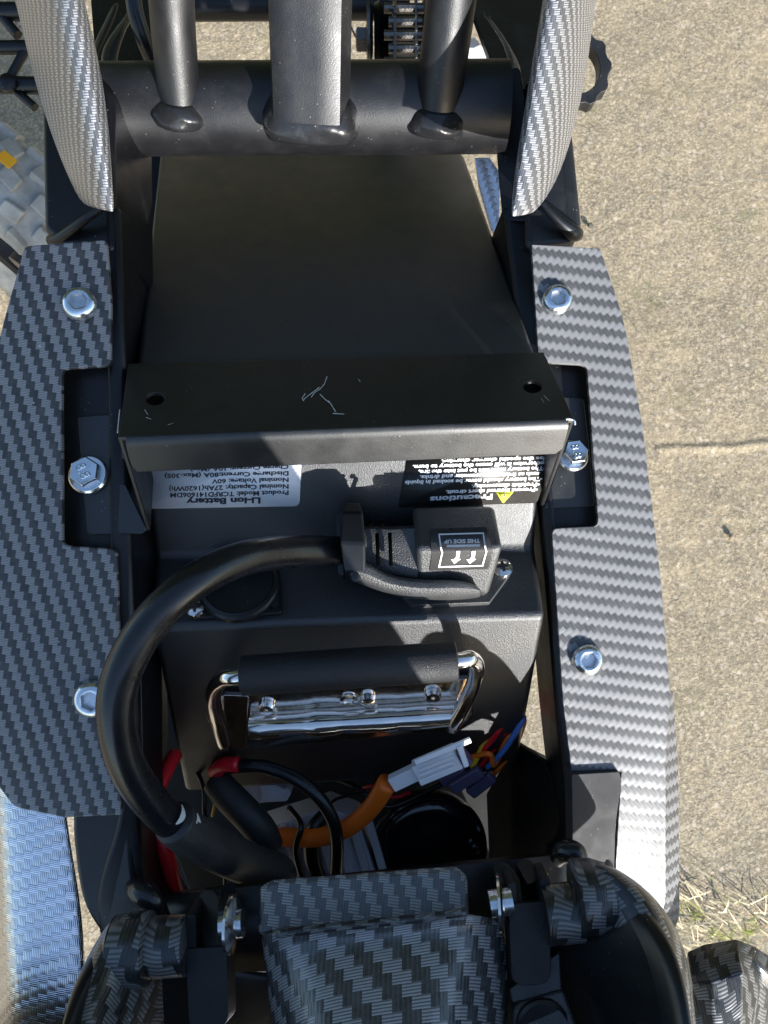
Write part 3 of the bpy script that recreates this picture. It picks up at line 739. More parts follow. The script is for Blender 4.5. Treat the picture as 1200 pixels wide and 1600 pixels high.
lines = [('Charge Current: 10A (Max)', 451, 726.5, 297, 731, 6.2), ('Discharge Current:80A (Max-30S)', 451, 736.5, 257, 740.5, 6.8), ('Nominal Voltage: 60V', 451, 746.5, 331, 749, 6.8),
         ('Nominal Capacity: 27Ah(1620Wh)', 451, 756.5, 264, 760.5, 7.2), ('Product Model: TCRFD141606DM', 451, 766.5, 266, 770.5, 7.2), ('Li-ion Battery', 407, 777.5, 291, 779.5, 9.2)]
for i, l in enumerate(lines):
    v, f = text_px(*l, pl_f, .0006, bold=.03 if i < 5 else .045)
    make('lettering', v, f, M['ink'], wl, face_cam=True, smooth=180)
bl = onslab('warning_label', [(640, 690, 0), (874, 684, 0), (839, 786, 6), (622, 793, 5)], pl_f, .0004, .0003, M['label_k'], bat, r=6, bevel=0, label='black precautions label printed upside down')
lines = [('\u2022Use the special charger charging.', 862, 713, 690, 718, 6), ('otherwise it will cause the battery to burn.', 851, 721, 645, 727, 6), ('\u2022The battery must not be put into the fire,', 853, 729, 654, 735, 6),
         ('such as freshwater,seawater and drinks.', 844, 737.5, 656, 743, 6), ('\u2022The battery should never be soaked in liquids', 848, 745.5, 633, 751.5, 6), ('\u2022Prohibit disassembly.', 844, 754, 737, 757.5, 6),
         ('\u2022Prevent internal short circuit.', 841, 762, 697, 766.5, 6), ('Precautions', 770, 772, 672, 776.5, 8.5)]
for l in lines:
    v, f = text_px(*l, pl_f, .0006, bold=.038, lean=1.0); make('lettering', v, f, M['ink_w'], bl, face_cam=True, smooth=180)
tri = lambda k: [(788.5 + (x - 788.5) * k, 775 + (y - 775) * k, 2.5 * k) for x, y in ((774, 768), (803, 768), (786, 787))]
onslab('warning_triangle', tri(1), pl_f, .0006, .0001, M['ink_y'], bl, r=3, bevel=0)
onslab('warning_triangle', tri(.66), pl_f, .0008, .0001, M['label_k'], bl, r=2, bevel=0)
onslab('warning_triangle', tri(.55), pl_f, .0010, .0001, M['ink_y'], bl, r=2, bevel=0)
v, f = text_px('!', 789.5, 770, 787.5, 770, 7, pl_f, .0012, bold=.02); make('lettering', v, f, M['ink'], bl, face_cam=True)

# charge port with its round cap, left of the shelf
pb = onslab('charge_port', [(292, 940, 6), (312, 905, 0), (400, 885, 0), (440, 925, 0), (441, 958, 6), (300, 966, 8)], pl_s, .0035, .0035, M['plastic'], bat, r=5, bevel=.0008)
ns = pl_s[1]
cc = on(375, 915, pl_s, .0035)
lathe('port_cap', cc, ns, [(.0215, 0), (.0215, .0032), (.0205, .0045), (.0185, .0050), (.0175, .0036), (.001, .0036)], M['plastic'], pb, seg=40)
onslab('cap_tab', [(408, 925, 3), (430, 905, 3), (437, 940, 3), (425, 948, 3)], pl_s, .0070, .0035, M['plastic'], pb, r=3)
def cross_screw(c, n, parent, r=.0052, m='chrome'):
    o = lathe('cross_screw', c, n, [(r, 0), (r, .0006), (r * .9, .0018), (r * .6, .0026), (r * .25, .0028)], M[m], parent, seg=24)
    x = Vector((1, .15, 0)); x = (x - n * x.dot(n)).normalized(); y = n.cross(x)
    g = join_geo([box_geo(c + n * .0027, x, y, n, r * 1.1, r * .26, .0006), box_geo(c + n * .00272, y, x, n, r * 1.1, r * .26, .0006)])
    make('screw_recess', g[0], g[1], M['ink'], o) if parent.parent is None else None
    return o
cross_screw(on(306, 952, pl_s, .0036), ns, bat)
# socket plate under the plug
sp = onslab('socket_plate', [(605, 905, 3), (640, 878, 0), (780, 868, 4), (800, 884, 4), (801, 892, 3), (765, 941, 2), (642, 946, 2)], pl_s, .0042, .0038, M['plug'], bat, r=2, bevel=.0004)
cross_screw(on(785, 889, pl_s, .0042), ns, bat, .0058)
bs = on(712, 900, pl_s, .004)
lathe('socket_collar', bs, ns, [(.013, 0), (.013, .012), (.011, .014)], M['plug'], bat, seg=36)

# chrome handle
hr = [P(347, 1150, .432), P(338, 1118, .418), P(331, 1082, .392), P(345, 1062, .372), P(380, 1056, .364)]
def chrome_tube(name, pts, r, seg=16, n=8):
    arr = cr([tuple(a) for a in pts], n); V, Fc, U = tube_geo([Vector(a) for a in arr], r, seg); return make(name, V, Fc, M['chrome'], bat, uvs=U, smooth=180)
gh = lathe('handle_grip', P(377, 1056, .364), P(714, 1033, .366) - P(377, 1056, .364), [(.0088, 0), (.0096, .0006), (.0097, .03), (.0097, .08), (.0096, .1036), (.0088, .1042)], M['grip'], bat, seg=40)
chrome_tube('handle_bail', [P(352, 1165, .436), P(338, 1118, .420), P(333, 1084, .394), P(347, 1062, .372), P(385, 1056, .364), P(540, 1045, .365), P(708, 1033, .366), P(736, 1030, .370), P(745, 1048, .380), P(734, 1084, .402), P(706, 1136, .424)], .0042)
nl = pl_l[1]
# base: back plate, knurled hinge barrel, ears
hp = onslab('handle_plate', [(384, 1078, 4), (716, 1056, 4), (722, 1140, 5), (384, 1170, 5)], pl_l, .0022, .0018, M['chrome'], bat, r=4, bevel=.0006)
a, b = on(390, 1137, pl_l, .007), on(718, 1117, pl_l, .007); ax = b - a; Lh = ax.length
prof = [(.0050, 0), (.0062, .0004)]
for k in range(33):
    t = k / 32; f = .0066 + .0003 * math.sin(t * 25) + (.0007 if .3 < t < .42 or .6 < t < .7 else 0); prof.append((f, .0006 + t * (Lh - .0012)))
prof += [(.0062, Lh - .0004), (.0050, Lh)]
lathe('hinge_barrel', a, ax, prof, M['chrome'], bat, seg=28, smooth=50)
for (s0, s1, o_) in ((.10, .32, 1), (.40, .58, 1.6), (.66, .86, 1)):
    xx = ax.normalized(); q = a + ax * ((s0 + s1) / 2) + nl * .0063 + Vector((0, -.0005, 0)); yy = nl.cross(xx)
    g = box_geo(q, xx, yy, nl, Lh * (s1 - s0) * .55, .0011, .0008); make('barrel_slot', g[0], g[1], M['ink'], bat)
for (e, n_) in (([(384, 1172, 4), (350, 1166, 6), (338, 1140, 3), (322, 1124, 6), (326, 1100, 4), (350, 1086, 4), (388, 1088, 2)], 0), ([(712, 1062, 2), (742, 1060, 5), (752, 1072, 4), (738, 1098, 3), (742, 1118, 6), (728, 1136, 6), (716, 1140, 2)], 1)):
    onslab('handle_ear', e, pl_l, .0045, .0028, M['chrome'], bat, r=4, bevel=.0010, seg=3)
for c in ((417, 1103), (676, 1084)):
    q = on(*c, pl_l, .0024); lathe('handle_rivet', q, nl, [(.0048, 0), (.0048, .002), (.0038, .0034), (.0012, .0034), (.0010, .0022)], M['chrome'], bat, seg=20)
lathe('handle_rivet', on(575, 1092, pl_l, .0024), nl, [(.0045, 0), (.004, .003), (.001, .0042)], M['chrome'], bat, seg=20)
lathe('handle_rivet', on(545, 1093, pl_l, .0024), nl, [(.0052, 0), (.0050, .0010), (.0030, .0012), (.0028, .0002)], M['chrome'], bat, seg=20)

# ------------------------------------------------------------------ power cable and plug
cab = thing('power_cable', 'thick black power cable looping from the plug on the battery down into the bay', 'cable', MC @ P(300, 1100, .40))
tube('cable_jacket', [(600, 862, .390), (530, 862, .384), (455, 862, .364), (375, 874, .340), (295, 915, .322), (230, 980, .318), (192, 1050, .318), (181, 1115, .322), (196, 1190, .332), (238, 1255, .348), (300, 1310, .372), (360, 1345, .40), (430, 1368, .42)],
     [.0078, .0079, .008, .008, .008, .0082, .0082, .0082, .0082, .0082, .0082, .0082, .0082], M['rubber'], cab, seg=28, n=10, smooth=180)
tube('shrink_sleeve', [(272, 1284, .357), (290, 1299, .364), (335, 1325, .385), (390, 1350, .405), (436, 1362, .42), (452, 1350, .425)], [.0100, .0102, .0108, .0104, .0098, .0060], M['shrink'], cab, seg=28, smooth=180)
# white smudges round the sleeve mouth
def arc_patch(name, c, ax_, r, a0, a1, w0, mat, parent, n=8):
    ax_ = ax_.normalized(); x = Vector((0, 0, 1)); x = (x - ax_ * x.dot(ax_)).normalized(); y = ax_.cross(x); V, Fc = [], []
    for i in range(n + 1):
        t = i / n; a = a0 + (a1 - a0) * t; ww = w0 * math.sin(math.pi * (.08 + .84 * t))
        d = (x * math.cos(a) + y * math.sin(a)) * r; V += [c + d, c + d + ax_ * ww]
    for i in range(n): Fc.append((2 * i, 2 * i + 1, 2 * i + 3, 2 * i + 2))
    return make(name, V, Fc, mat, parent, smooth=180)
axc = P(300, 1310, .372) - P(238, 1255, .348)
arc_patch('paint_smudge', P(277, 1287, .3595), axc, .01035, R(-95), R(-25), .005, M['smudge'], cab)
arc_patch('paint_smudge', P(258, 1273, .353), axc, .0086, R(-100), R(-35), .004, M['smudge'], cab)

# plug body: roof slopes up the picture, front slopes down
PW = [((641, 792, .386), (773, 789, .386)), ((650, 858, .365), (787, 855, .365)), ((651, 914, .380), (763, 930, .386)), ((655, 930, .404), (758, 935, .404)), ((655, 806, .402), (765, 806, .402))]
V = [P(*a) for a, b in PW] + [P(*b) for a, b in PW]; n = len(PW)
Fc = [(i, (i + 1) % n, n + (i + 1) % n, n + i) for i in range(n)] + [tuple(range(n))[::-1], tuple(range(n, 2 * n))]
make('plug_body', V, Fc, M['plug'], cab, bevel=.0032, seg=5)
pl_a = plane(P(*PW[0][0]), P(*PW[0][1]), P(*PW[1][0])); pl_b = plane(P(*PW[1][0]), P(*PW[1][1]), P(*PW[2][0]))
st = make('direction_sticker', [on(671, 826, pl_a, .0004), on(760, 823, pl_a, .0004), on(768, 853, pl_a, .0004), on(770, 862, pl_b, .0004), on(763, 889, pl_b, .0004), on(671, 892, pl_b, .0004), on(675, 865, pl_b, .0004), on(674, 856, pl_a, .0004)],
          [(0, 1, 2, 7), (7, 2, 3, 6), (6, 3, 4, 5)], M['label_k'], cab, face_cam=True, smooth=80, label='black sticker with white arrows, upside down')
def frame_line(pts, pls, w_):
    V, Fc = [], []
    for (a, b) in zip(pts[:-1], pts[1:]):
        pl = pls[0] if (a[1] + b[1]) / 2 < 858 else pls[1]
        d = Vector((b[0] - a[0], b[1] - a[1])).normalized(); s = Vector((-d.y, d.x)) * w_; k = len(V)
        a2 = (a[0] - d.x * w_, a[1] - d.y * w_); b2 = (b[0] + d.x * w_, b[1] + d.y * w_)
        V += [on(a2[0] - s.x, a2[1] - s.y, pl, .0008), on(a2[0] + s.x, a2[1] + s.y, pl, .0008), on(b2[0] + s.x, b2[1] + s.y, pl, .0008), on(b2[0] - s.x, b2[1] - s.y, pl, .0008)]; Fc.append((k, k + 1, k + 2, k + 3))
    return V, Fc
v, f = frame_line([(686, 835), (755, 833), (758, 854), (760, 862), (754, 884), (686, 886), (691, 864), (689, 856), (686, 835)], (pl_a, pl_b), 1.1)
make('sticker_frame', v, f, M['ink_w'], st, face_cam=True)
v, f = text_px('THIS SIDE UP', 750, 842, 694, 843.5, 6.0, pl_a, .0008, bold=.03); make('lettering', v, f, M['ink_w'], st, face_cam=True)
V = [on(x, y, pl_a, .0008) for x, y in ((698, 851.5), (750, 850.5), (750, 854), (698, 855))]; make('sticker_bar', V, [(0, 1, 2, 3)], M['ink_w'], st, face_cam=True)
for ox in (0, 24):
    pts = [(713 + ox, 861), (719 + ox, 861), (718 + ox, 870), (716 + ox, 873), (720 + ox, 873.5), (710 + ox, 881), (705 + ox, 874), (710 + ox, 873.5), (713 + ox, 869)]
    make('sticker_arrow', [on(x, y, pl_b, .0008) for x, y in pts], [tuple(range(len(pts)))], M['ink_w'], st, face_cam=True)
# neck with cooling slots
A0, A1 = P(566, 858, .391), P(655, 862, .389)
neck_ax = (A1 - A0)
rp2 = [(c_ * 1, s_ * 1) for c_, s_ in rp]
V, Fc, U = tube_geo([A0, A0 + neck_ax * .12, A0 + neck_ax * .55, A0 + neck_ax * .8, A1], [.0118, .0122, .0124, .0132, .0138], 24, True, rp2); make('plug_neck', V, Fc, M['plug'], cab, uvs=U, smooth=50)
dn_ = neck_ax.normalized()
for (x0, y0, y1, dd) in ((586, 833, 884, .3732), (606, 832, 884, .3722)):
    slab('neck_slot', [(x0, y0, dd), (x0 + 6, y0, dd), (x0 + 8, y1, dd), (x0 + 2, y1, dd)], .001, M['void'], cab, r=2, bevel=0)
for x0 in (575, 592):
    slab('neck_slot', [(x0, 814, .3745), (x0 + 7, 814, .3745), (x0 + 8, 824, .3740), (x0 + 1, 824, .3740)], .001, M['void'], cab, r=1, bevel=0)
# locking clip: upright band round the cable and a lever arm towards the plate
V = []
cl = [((538, 785, .382), (563, 785, .382)), ((531, 800, .374), (568, 800, .374)), ((530, 848, .366), (572, 850, .366)), ((537, 893, .368), (572, 898, .368)), ((548, 906, .378), (572, 908, .378)), ((545, 880, .402), (570, 880, .402)), ((540, 800, .402), (566, 800, .402))]
n = len(cl); V = [P(*a) for a, b in cl] + [P(*b) for a, b in cl]
Fc = [(i, (i + 1) % n, n + (i + 1) % n, n + i) for i in range(n)] + [tuple(range(n))[::-1], tuple(range(n, 2 * n))]
clip = make('locking_clip', V, Fc, M['plastic'], cab, bevel=.0016, seg=3)
slab('clip_flange', [(525, 802, .386, 4), (535, 799, .386), (537, 900, .378), (528, 896, .378, 4)], .015, M['plastic'], clip, r=3, bevel=.001)
lv = [[(540, 872, .370), (540, 892, .367), (546, 906, .370), (556, 914, .382)], [(574, 872, .369), (572, 896, .366), (574, 912, .370), (580, 922, .384)], [(590, 886, .371), (592, 908, .368), (596, 924, .372), (602, 930, .384)], [(618, 898, .373), (622, 918, .369), (628, 932, .374), (634, 938, .386)],
      [(665, 903, .373), (672, 921, .369), (680, 937, .375), (684, 941, .388)], [(712, 902, .371), (718, 918, .368), (722, 935, .375), (724, 940, .388)], [(740, 908, .373), (744, 921, .370), (746, 932, .377), (746, 937, .388)], [(753, 918, .376), (754, 924, .374), (754, 930, .379), (752, 934, .388)]]
loft('clip_lever', lv, M['plug'], clip, solid=.004, sub=1)
lathe('lever_pin', P(556, 902, .3685), Z, [(.0022, 0), (.0022, .0014), (.001, .0018)], M['plastic'], clip, seg=14)

# ------------------------------------------------------------------ the bay behind the seat
slab('compartment_floor', [(190, 1130, .60), (300, 1060, .60), (770, 1060, .60), (790, 1150, .60), (905, 1210, .60), (905, 1480, .60), (200, 1480, .60)], .004, M['dark'], bike)
slab('compartment_wall', [(806, 1160, .47), (848, 1188, .45), (898, 1290, .42), (898, 1480, .42), (770, 1480, .56), (760, 1240, .56)], .003, M['dark'], bike)
slab('compartment_wall', [(236, 1450, .385), (905, 1400, .395), (905, 1700, .66), (236, 1700, .66)], .003, M['dark'], bike)
slab('compartment_strut', [(262, 1300, .50), (300, 1310, .50), (372, 1400, .50), (300, 1400, .50)], .004, M['grip'], bike)
tube('rear_strut', [(205, 1270, .40), (216, 1330, .40), (232, 1400, .40), (250, 1440, .41)], .0075, M['frame'], bike, seg=18, smooth=180)
# finned aluminium controller
cb = slab('controller', [(392, 1300, .490), (512, 1262, .490), (560, 1280, .490), (598, 1400, .490), (430, 1420, .490)], .03, M['grey'], bike, bevel=.001)
for k in range(7):
    x = 410 + k * 26
    slab('cooling_fin', [(x, 1296 - k * 4, .486), (x + 12, 1294 - k * 4, .486), (x + 50, 1400, .486), (x + 38, 1402, .486)], .004, M['grey'], cb, bevel=.0005)
# horn: glossy disc
hc = P(672, 1330, .50); hn = Vector((.10, -.10, 1)).normalized()
ho = lathe('horn', hc, hn, [(.0375, -.012), (.0390, -.004), (.0385, 0), (.0365, .0015), (.0345, .0008), (.0330, .0020), (.0290, .0045), (.0278, .0042), (.0200, .0075), (.0120, .0095), (.0112, .0080), (.0060, .0080), (.0052, .0105), (.001, .0108)], M['gloss'], bike, seg=64, smooth=50)
lathe('horn_bolt', hc + hn * .004 + Vector((.029, .004, 0)), hn, [(.003, 0), (.003, .003), (.001, .0035)], M['zinc'], ho, seg=16)
lathe('mount_bolt', P(643, 1243, .52), Vector((.1, .2, 1)), [(.004, 0), (.004, .004), (.002, .006), (.001, .006)], M['steel'], bike, seg=16)
lathe('mount_bolt', P(525, 1207, .54), Z, [(.006, 0), (.006, .002), (.003, .003), (.001, .003)], M['steel'], bike, seg=16)

oc = thing('orange_cable', 'orange sleeved cable with a white plastic connector lying across the bay', 'cable', MC @ P(540, 1280, .50))
tube('orange_sleeve', [(400, 1308, .478), (450, 1308, .472), (500, 1308, .466), (545, 1292, .458), (580, 1262, .450), (606, 1222, .440)], [.0055, .0056, .0056, .0056, .0056, .0060], M['orange'], oc, seg=20, smooth=180)
def cbox(p0, p1, w_, h_, mat, parent, name, off=0, bev=.0005):
    x = (p1 - p0); L = x.length; x = x.normalized(); z = Vector((0, -.2, 1)); z = (z - x * z.dot(x)).normalized(); y = z.cross(x)
    g = box_geo((p0 + p1) / 2 + z * off, x, y, z, L, w_, h_); return make(name, g[0], g[1], mat, parent, bevel=bev)
cbox(P(612, 1224, .436), P(656, 1203, .432), .0088, .006, M['white'], oc, 'connector_tail')
cw = cbox(P(650, 1208, .431), P(716, 1180, .427), .0130, .009, M['white'], oc, 'connector_shell', bev=.0009)
cbox(P(648, 1188, .424), P(735, 1153, .420), .0032, .002, M['white'], cw, 'connector_latch', .002)
cbox(P(716, 1160, .422), P(728, 1192, .424), .003, .006, M['white'], cw, 'latch_bar', .002)
for k in (-1, 0, 1):
    cbox(P(656, 1205 + k * 8, .427), P(708, 1184 + k * 8, .423), .0012, .0012, M['white'], cw, 'shell_rib', .0042, bev=.0002)
cbox(P(712, 1190, .428), P(730, 1178, .426), .0100, .007, M['clear'], oc, 'connector_plug')

LOOSE = []
wb = thing('wire_bundle', 'bundle of thin red, orange, yellow and blue wires at the right of the bay', 'wires', MC @ P(790, 1170, .46))
for nme, m, pts in (('yellow_wire', 'yellow', [(738, 1200, .46), (755, 1165, .455), (780, 1130, .45), (795, 1105, .46), (800, 1060, .50)]),
                    ('red_wire', 'red', [(735, 1190, .462), (765, 1160, .452), (788, 1130, .446), (800, 1118, .452), (806, 1080, .50)]),
                    ('red_wire', 'red', [(745, 1205, .468), (775, 1165, .458), (796, 1136, .448), (812, 1125, .458), (820, 1090, .50)]),
                    ('orange_wire', 'orange', [(735, 1183, .46), (765, 1178, .452), (772, 1195, .46), (790, 1160, .452), (812, 1122, .447), (818, 1130, .45), (802, 1170, .462), (768, 1214, .474)]),
                    ('blue_wire', 'blue', [(760, 1200, .462), (785, 1175, .452), (805, 1145, .445), (818, 1120, .443), (800, 1118, .455), (780, 1135, .47)])):
    tube(nme, pts, .0017, M[m], wb, seg=10, smooth=180)
for a, b in (((706, 1232, .462), (752, 1204, .455)), ((734, 1240, .468), (770, 1212, .46)), ((690, 1222, .47), (728, 1206, .462))):
    cbox(P(*a), P(*b), .008, .005, M['clear'], wb, 'crimp_boot', bev=.0015)

for i_, (nm, mt, rad, pts) in enumerate((('thin_wire', 'rubber', .0016, [(520, 1215, .50), (560, 1232, .485), (600, 1260, .48), (640, 1250, .485), (690, 1225, .48)]),
        ('thin_wire', 'rubber', .0014, [(300, 1190, .47), (318, 1230, .455), (322, 1280, .452), (350, 1330, .46), (352, 1390, .47)]),
        ('thin_wire', 'red', .0013, [(560, 1235, .50), (585, 1228, .49), (615, 1245, .485), (640, 1238, .49)]),
        ('thin_wire', 'rubber', .0020, [(452, 1262, .478), (470, 1290, .462), (462, 1330, .462), (478, 1390, .47)]),
        ('thin_wire', 'yellow', .0010, [(330, 1205, .462), (328, 1228, .455), (336, 1250, .453), (332, 1275, .458)]))):
    LOOSE.append((nm, mt, rad, pts))
rc = thing('red_cable', 'red cable running down the left side of the bay behind the sleeve', 'cable', MC @ P(255, 1300, .45))
tube('cable_jacket', [(274, 1178, .44), (262, 1200, .43), (246, 1240, .415), (250, 1300, .405), (264, 1350, .405), (276, 1400, .41)], .0042, M['red'], rc, seg=14, smooth=180)
bc = thing('thin_black_cable', 'thin black cable with a red end curling over the middle of the bay', 'cable', MC @ P(450, 1250, .46))
tube('cable_jacket', [(338, 1205, .46), (370, 1197, .45), (420, 1200, .445), (475, 1225, .44), (512, 1265, .44), (526, 1310, .445), (524, 1380, .46)], .0040, M['rubber'], bc, seg=14, smooth=180)
tube('red_end', [(335, 1206, .456), (350, 1195, .449), (372, 1194, .446)], .0046, M['red'], bc, seg=14, smooth=180)
bs2 = thing('black_sleeved_joint', 'short black heat shrink joint beside the grey connector in the bay', 'cable', MC @ P(370, 1260, .47))
tube('shrink_sleeve', [(338, 1222, .458), (350, 1236, .454), (385, 1272, .449), (408, 1298, .450), (424, 1322, .455)], [.0088, .0092, .0094, .0092, .0075], M['shrink'], bs2, seg=20, smooth=180)
tube('loose_strap', [(508, 1270, .475), (490, 1300, .472), (488, 1340, .475), (505, 1385, .48)], [.004, .0055, .0055, .004], M['rubber'], bs2, seg=12, smooth=180)
tube('thin_wire', [(508, 1275, .49), (520, 1252, .486), (545, 1243, .484), (575, 1236, .482)], .0010, M['rubber'], bs2, seg=8)
for nm, mt, rad, pts in LOOSE: tube(nm, pts, rad, M[mt], bs2, seg=10, smooth=180)
gc = thing('grey_connector', 'grey plastic connector block under the thin black cable', 'connector', MC @ P(400, 1240, .49))
slab('connector_shell', [(352, 1215, .485), (405, 1210, .485), (450, 1232, .485), (455, 1240, .485), (448, 1252, .485), (412, 1254, .485), (372, 1262, .485)], .014, M['grey'], gc, r=3, bevel=.001)
slab('connector_step', [(404, 1214, .480), (446, 1234, .480), (440, 1248, .480), (410, 1250, .480)], .004, M['grey'], gc, r=2, bevel=.0006)

# ------------------------------------------------------------------ rear cross plate, block, hinges
xp = loft('rear_cross_plate', [[(238, 1397, .385), (350, 1383, .385), (600, 1358, .388), (870, 1330, .395), (905, 1338, .398)],
                          [(236, 1401, .379), (350, 1389, .379), (600, 1364, .382), (870, 1336, .389), (900, 1342, .392)],
                          [(244, 1430, .372), (350, 1425, .372), (600, 1410, .376), (870, 1380, .384), (900, 1385, .388)],
                          [(250, 1520, .366), (350, 1520, .366), (600, 1510, .37), (870, 1490, .378), (900, 1490, .382)]], M['frame'], bike, solid=.003, smooth=50)
slab('pivot_block', [(405, 1384, .360, 12), (425, 1374, .361, 0), (580, 1362, .363, 0), (715, 1352, .365, 12), (731, 1368, .365, 8), (734, 1440, .352, 0), (402, 1462, .350, 0)], .02, M['carb_big'], bike, r=6, bevel=.003, seg=4, uvrot=R(6))
slab('hinge_lug', [(306, 1402, .362, 8), (318, 1386, .366, 5), (336, 1388, .364, 4), (345, 1400, .358, 4), (341, 1490, .345, 0), (318, 1490, .345, 0)], .005, M['plastic'], bike, r=3, bevel=.0014, seg=3)
slab('hinge_lug', [(344, 1384, .366, 5), (362, 1378, .366, 6), (370, 1392, .362, 5), (366, 1412, .356, 5), (346, 1412, .356, 2)], .012, M['frame'], bike, r=3, bevel=.002, seg=3)
slab('hinge_lug', [(768, 1356, .372, 6), (782, 1344, .374, 6), (800, 1352, .370, 8), (814, 1376, .362, 6), (822, 1440, .352, 0), (800, 1440, .352, 0), (792, 1390, .360, 8)], .005, M['plastic'], bike, r=3, bevel=.0014, seg=3)
slab('hinge_lug', [(806, 1348, .372, 5), (822, 1340, .374, 6), (836, 1350, .370, 6), (838, 1378, .362, 6), (824, 1382, .360, 2)], .012, M['frame'], bike, r=3, bevel=.002, seg=3)
tube('hinge_rod', [(345, 1446, .345), (380, 1442, .345)], .0062, M['zinc'], bike, seg=20, smooth_path=False)
tube('hinge_rod', [(765, 1413, .352), (800, 1408, .352)], .0062, M['zinc'], bike, seg=20, smooth_path=False)
for (x, y, d) in ((362, 1444, .342), (779, 1412, .349)):
    lathe('hinge_washer', P(x - 2, y, d), Vector((1, .05, .1)), [(.0125, 0), (.0125, .0012), (.0108, .002), (.006, .0032)], M['chrome'], bike, seg=32)
tube('weld_bead', [(206, 1385, .372), (222, 1394, .366), (240, 1410, .364), (254, 1434, .366)], [.004, .006, .005, .004], M['weld'], bike, seg=12, smooth=180)
tube('weld_bead', [(868, 1345, .388), (882, 1332, .386), (898, 1334, .384), (908, 1350, .386)], [.004, .006, .006, .004], M['weld'], bike, seg=12, smooth=180)

# ---- lifted seat: moulded pan (its underside faces the battery) with the cushion behind it
def seat():
    def S(x, z, y): return Vector((x, y, z))            # c-space metres
    # outline half widths of the pan, stations going from the hinge end up towards the nose
    st_ = [(-.352, -.150, .120), (-.335, -.152, .128), (-.305, -.1535, .126), (-.27, -.128, .118), (-.22, -.12, .12), (-.16, -.118, .115), (-.10, -.11, .095), (-.055, -.09, .06), (-.04, -.06, .03)]
    return st_
pan_rows = [
    [(150, 1480, .352), (180, 1440, .350), (235, 1442, .352), (300, 1500, .362), (420, 1530, .372), (600, 1520, .378), (740, 1510, .372), (860, 1480, .362), (905, 1420, .355), (940, 1352, .352), (985, 1385, .352)],
    [(128, 1500, .335), (165, 1475, .335), (235, 1530, .352), (300, 1560, .362), (420, 1560, .372), (600, 1560, .378), (740, 1560, .372), (860, 1540, .362), (905, 1500, .352), (975, 1395, .335), (1030, 1430, .335)],
    [(104, 1550, .318), (140, 1520, .318), (215, 1600, .350), (300, 1620, .362), (420, 1620, .372), (600, 1620, .378), (740, 1620, .372), (860, 1620, .362), (925, 1600, .350), (1020, 1450, .318), (1062, 1480, .318)],
    [(90, 1610, .300), (118, 1600, .300), (190, 1700, .345), (300, 1740, .362), (420, 1740, .372), (600, 1740, .378), (740, 1740, .372), (860, 1740, .362), (945, 1720, .345), (1050, 1560, .300), (1084, 1570, .300)],
    [(70, 1700, .285), (100, 1700, .285), (150, 1800, .330), (300, 1900, .35), (420, 1920, .36), (600, 1920, .365), (740, 1920, .36), (860, 1900, .35), (960, 1860, .33), (1060, 1700, .285), (1096, 1700, .285)]]
seat_o = loft('seat', pan_rows, M['plastic'], bike, solid=.004, sub=2, label='lifted black seat seen from below')
# rims with the stretched weave
loft('seat_rim', [
    [(180, 1450, .368), (168, 1434, .350), (184, 1428, .343), (215, 1430, .343), (240, 1440, .346), (262, 1470, .362)],
    [(140, 1500, .365), (136, 1484, .342), (160, 1474, .334), (200, 1484, .337), (236, 1510, .345), (268, 1550, .362)],
    [(112, 1556, .355), (110, 1542, .330), (134, 1530, .320), (176, 1546, .326), (222, 1580, .338), (268, 1620, .360)],
    [(94, 1612, .345), (93, 1600, .318), (118, 1590, .306), (160, 1608, .313), (212, 1650, .328), (268, 1690, .355)],
    [(80, 1720, .33), (84, 1700, .30), (110, 1690, .29), (150, 1710, .30), (200, 1760, .32), (262, 1800, .35)]], M['carb_warp'], seat_o, solid=.003, sub=2)
loft('seat_rim', [
    [(964, 1362, .375), (952, 1346, .352), (932, 1348, .345), (908, 1356, .345), (888, 1372, .350), (880, 1404, .364)],
    [(1014, 1392, .370), (1004, 1378, .345), (984, 1380, .338), (952, 1398, .339), (920, 1430, .348), (892, 1480, .364)],
    [(1054, 1438, .365), (1044, 1426, .338), (1020, 1426, .329), (984, 1448, .332), (944, 1492, .345), (900, 1560, .364)],
    [(1078, 1494, .36), (1070, 1482, .330), (1044, 1482, .320), (1004, 1506, .325), (958, 1556, .340), (905, 1640, .362)],
    [(1092, 1604, .35), (1084, 1596, .315), (1058, 1594, .304), (1018, 1620, .31), (968, 1680, .330), (910, 1760, .358)],
    [(1100, 1740, .34), (1092, 1720, .30), (1066, 1714, .29), (1026, 1740, .30), (976, 1800, .32), (920, 1880, .35)]], M['carb_warp'], seat_o, solid=.003, sub=2)
# pivot barrels
def barrel(a, b, prof, m='carb_warp', name='pivot_barrel'):
    A, B = P(*a), P(*b); ax = B - A; L = ax.length
    o = lathe(name, A, ax, [(r, t * L) for r, t in prof], M[m], seat_o, seg=40, uvs=None); return o
barrel((172, 1488, .345), (236, 1482, .345), [(.0120, 0), (.0150, .12), (.0158, .5), (.0158, .97), (.0135, 1)])
barrel((234, 1480, .346), (292, 1476, .346), [(.0128, 0), (.0128, 1)])
barrel((850, 1430, .352), (905, 1424, .352), [(.0130, 0), (.0130, 1)])
barrel((898, 1402, .350), (958, 1396, .350), [(.0150, 0), (.0165, .05), (.0162, .5), (.0135, .9), (.009, 1)])
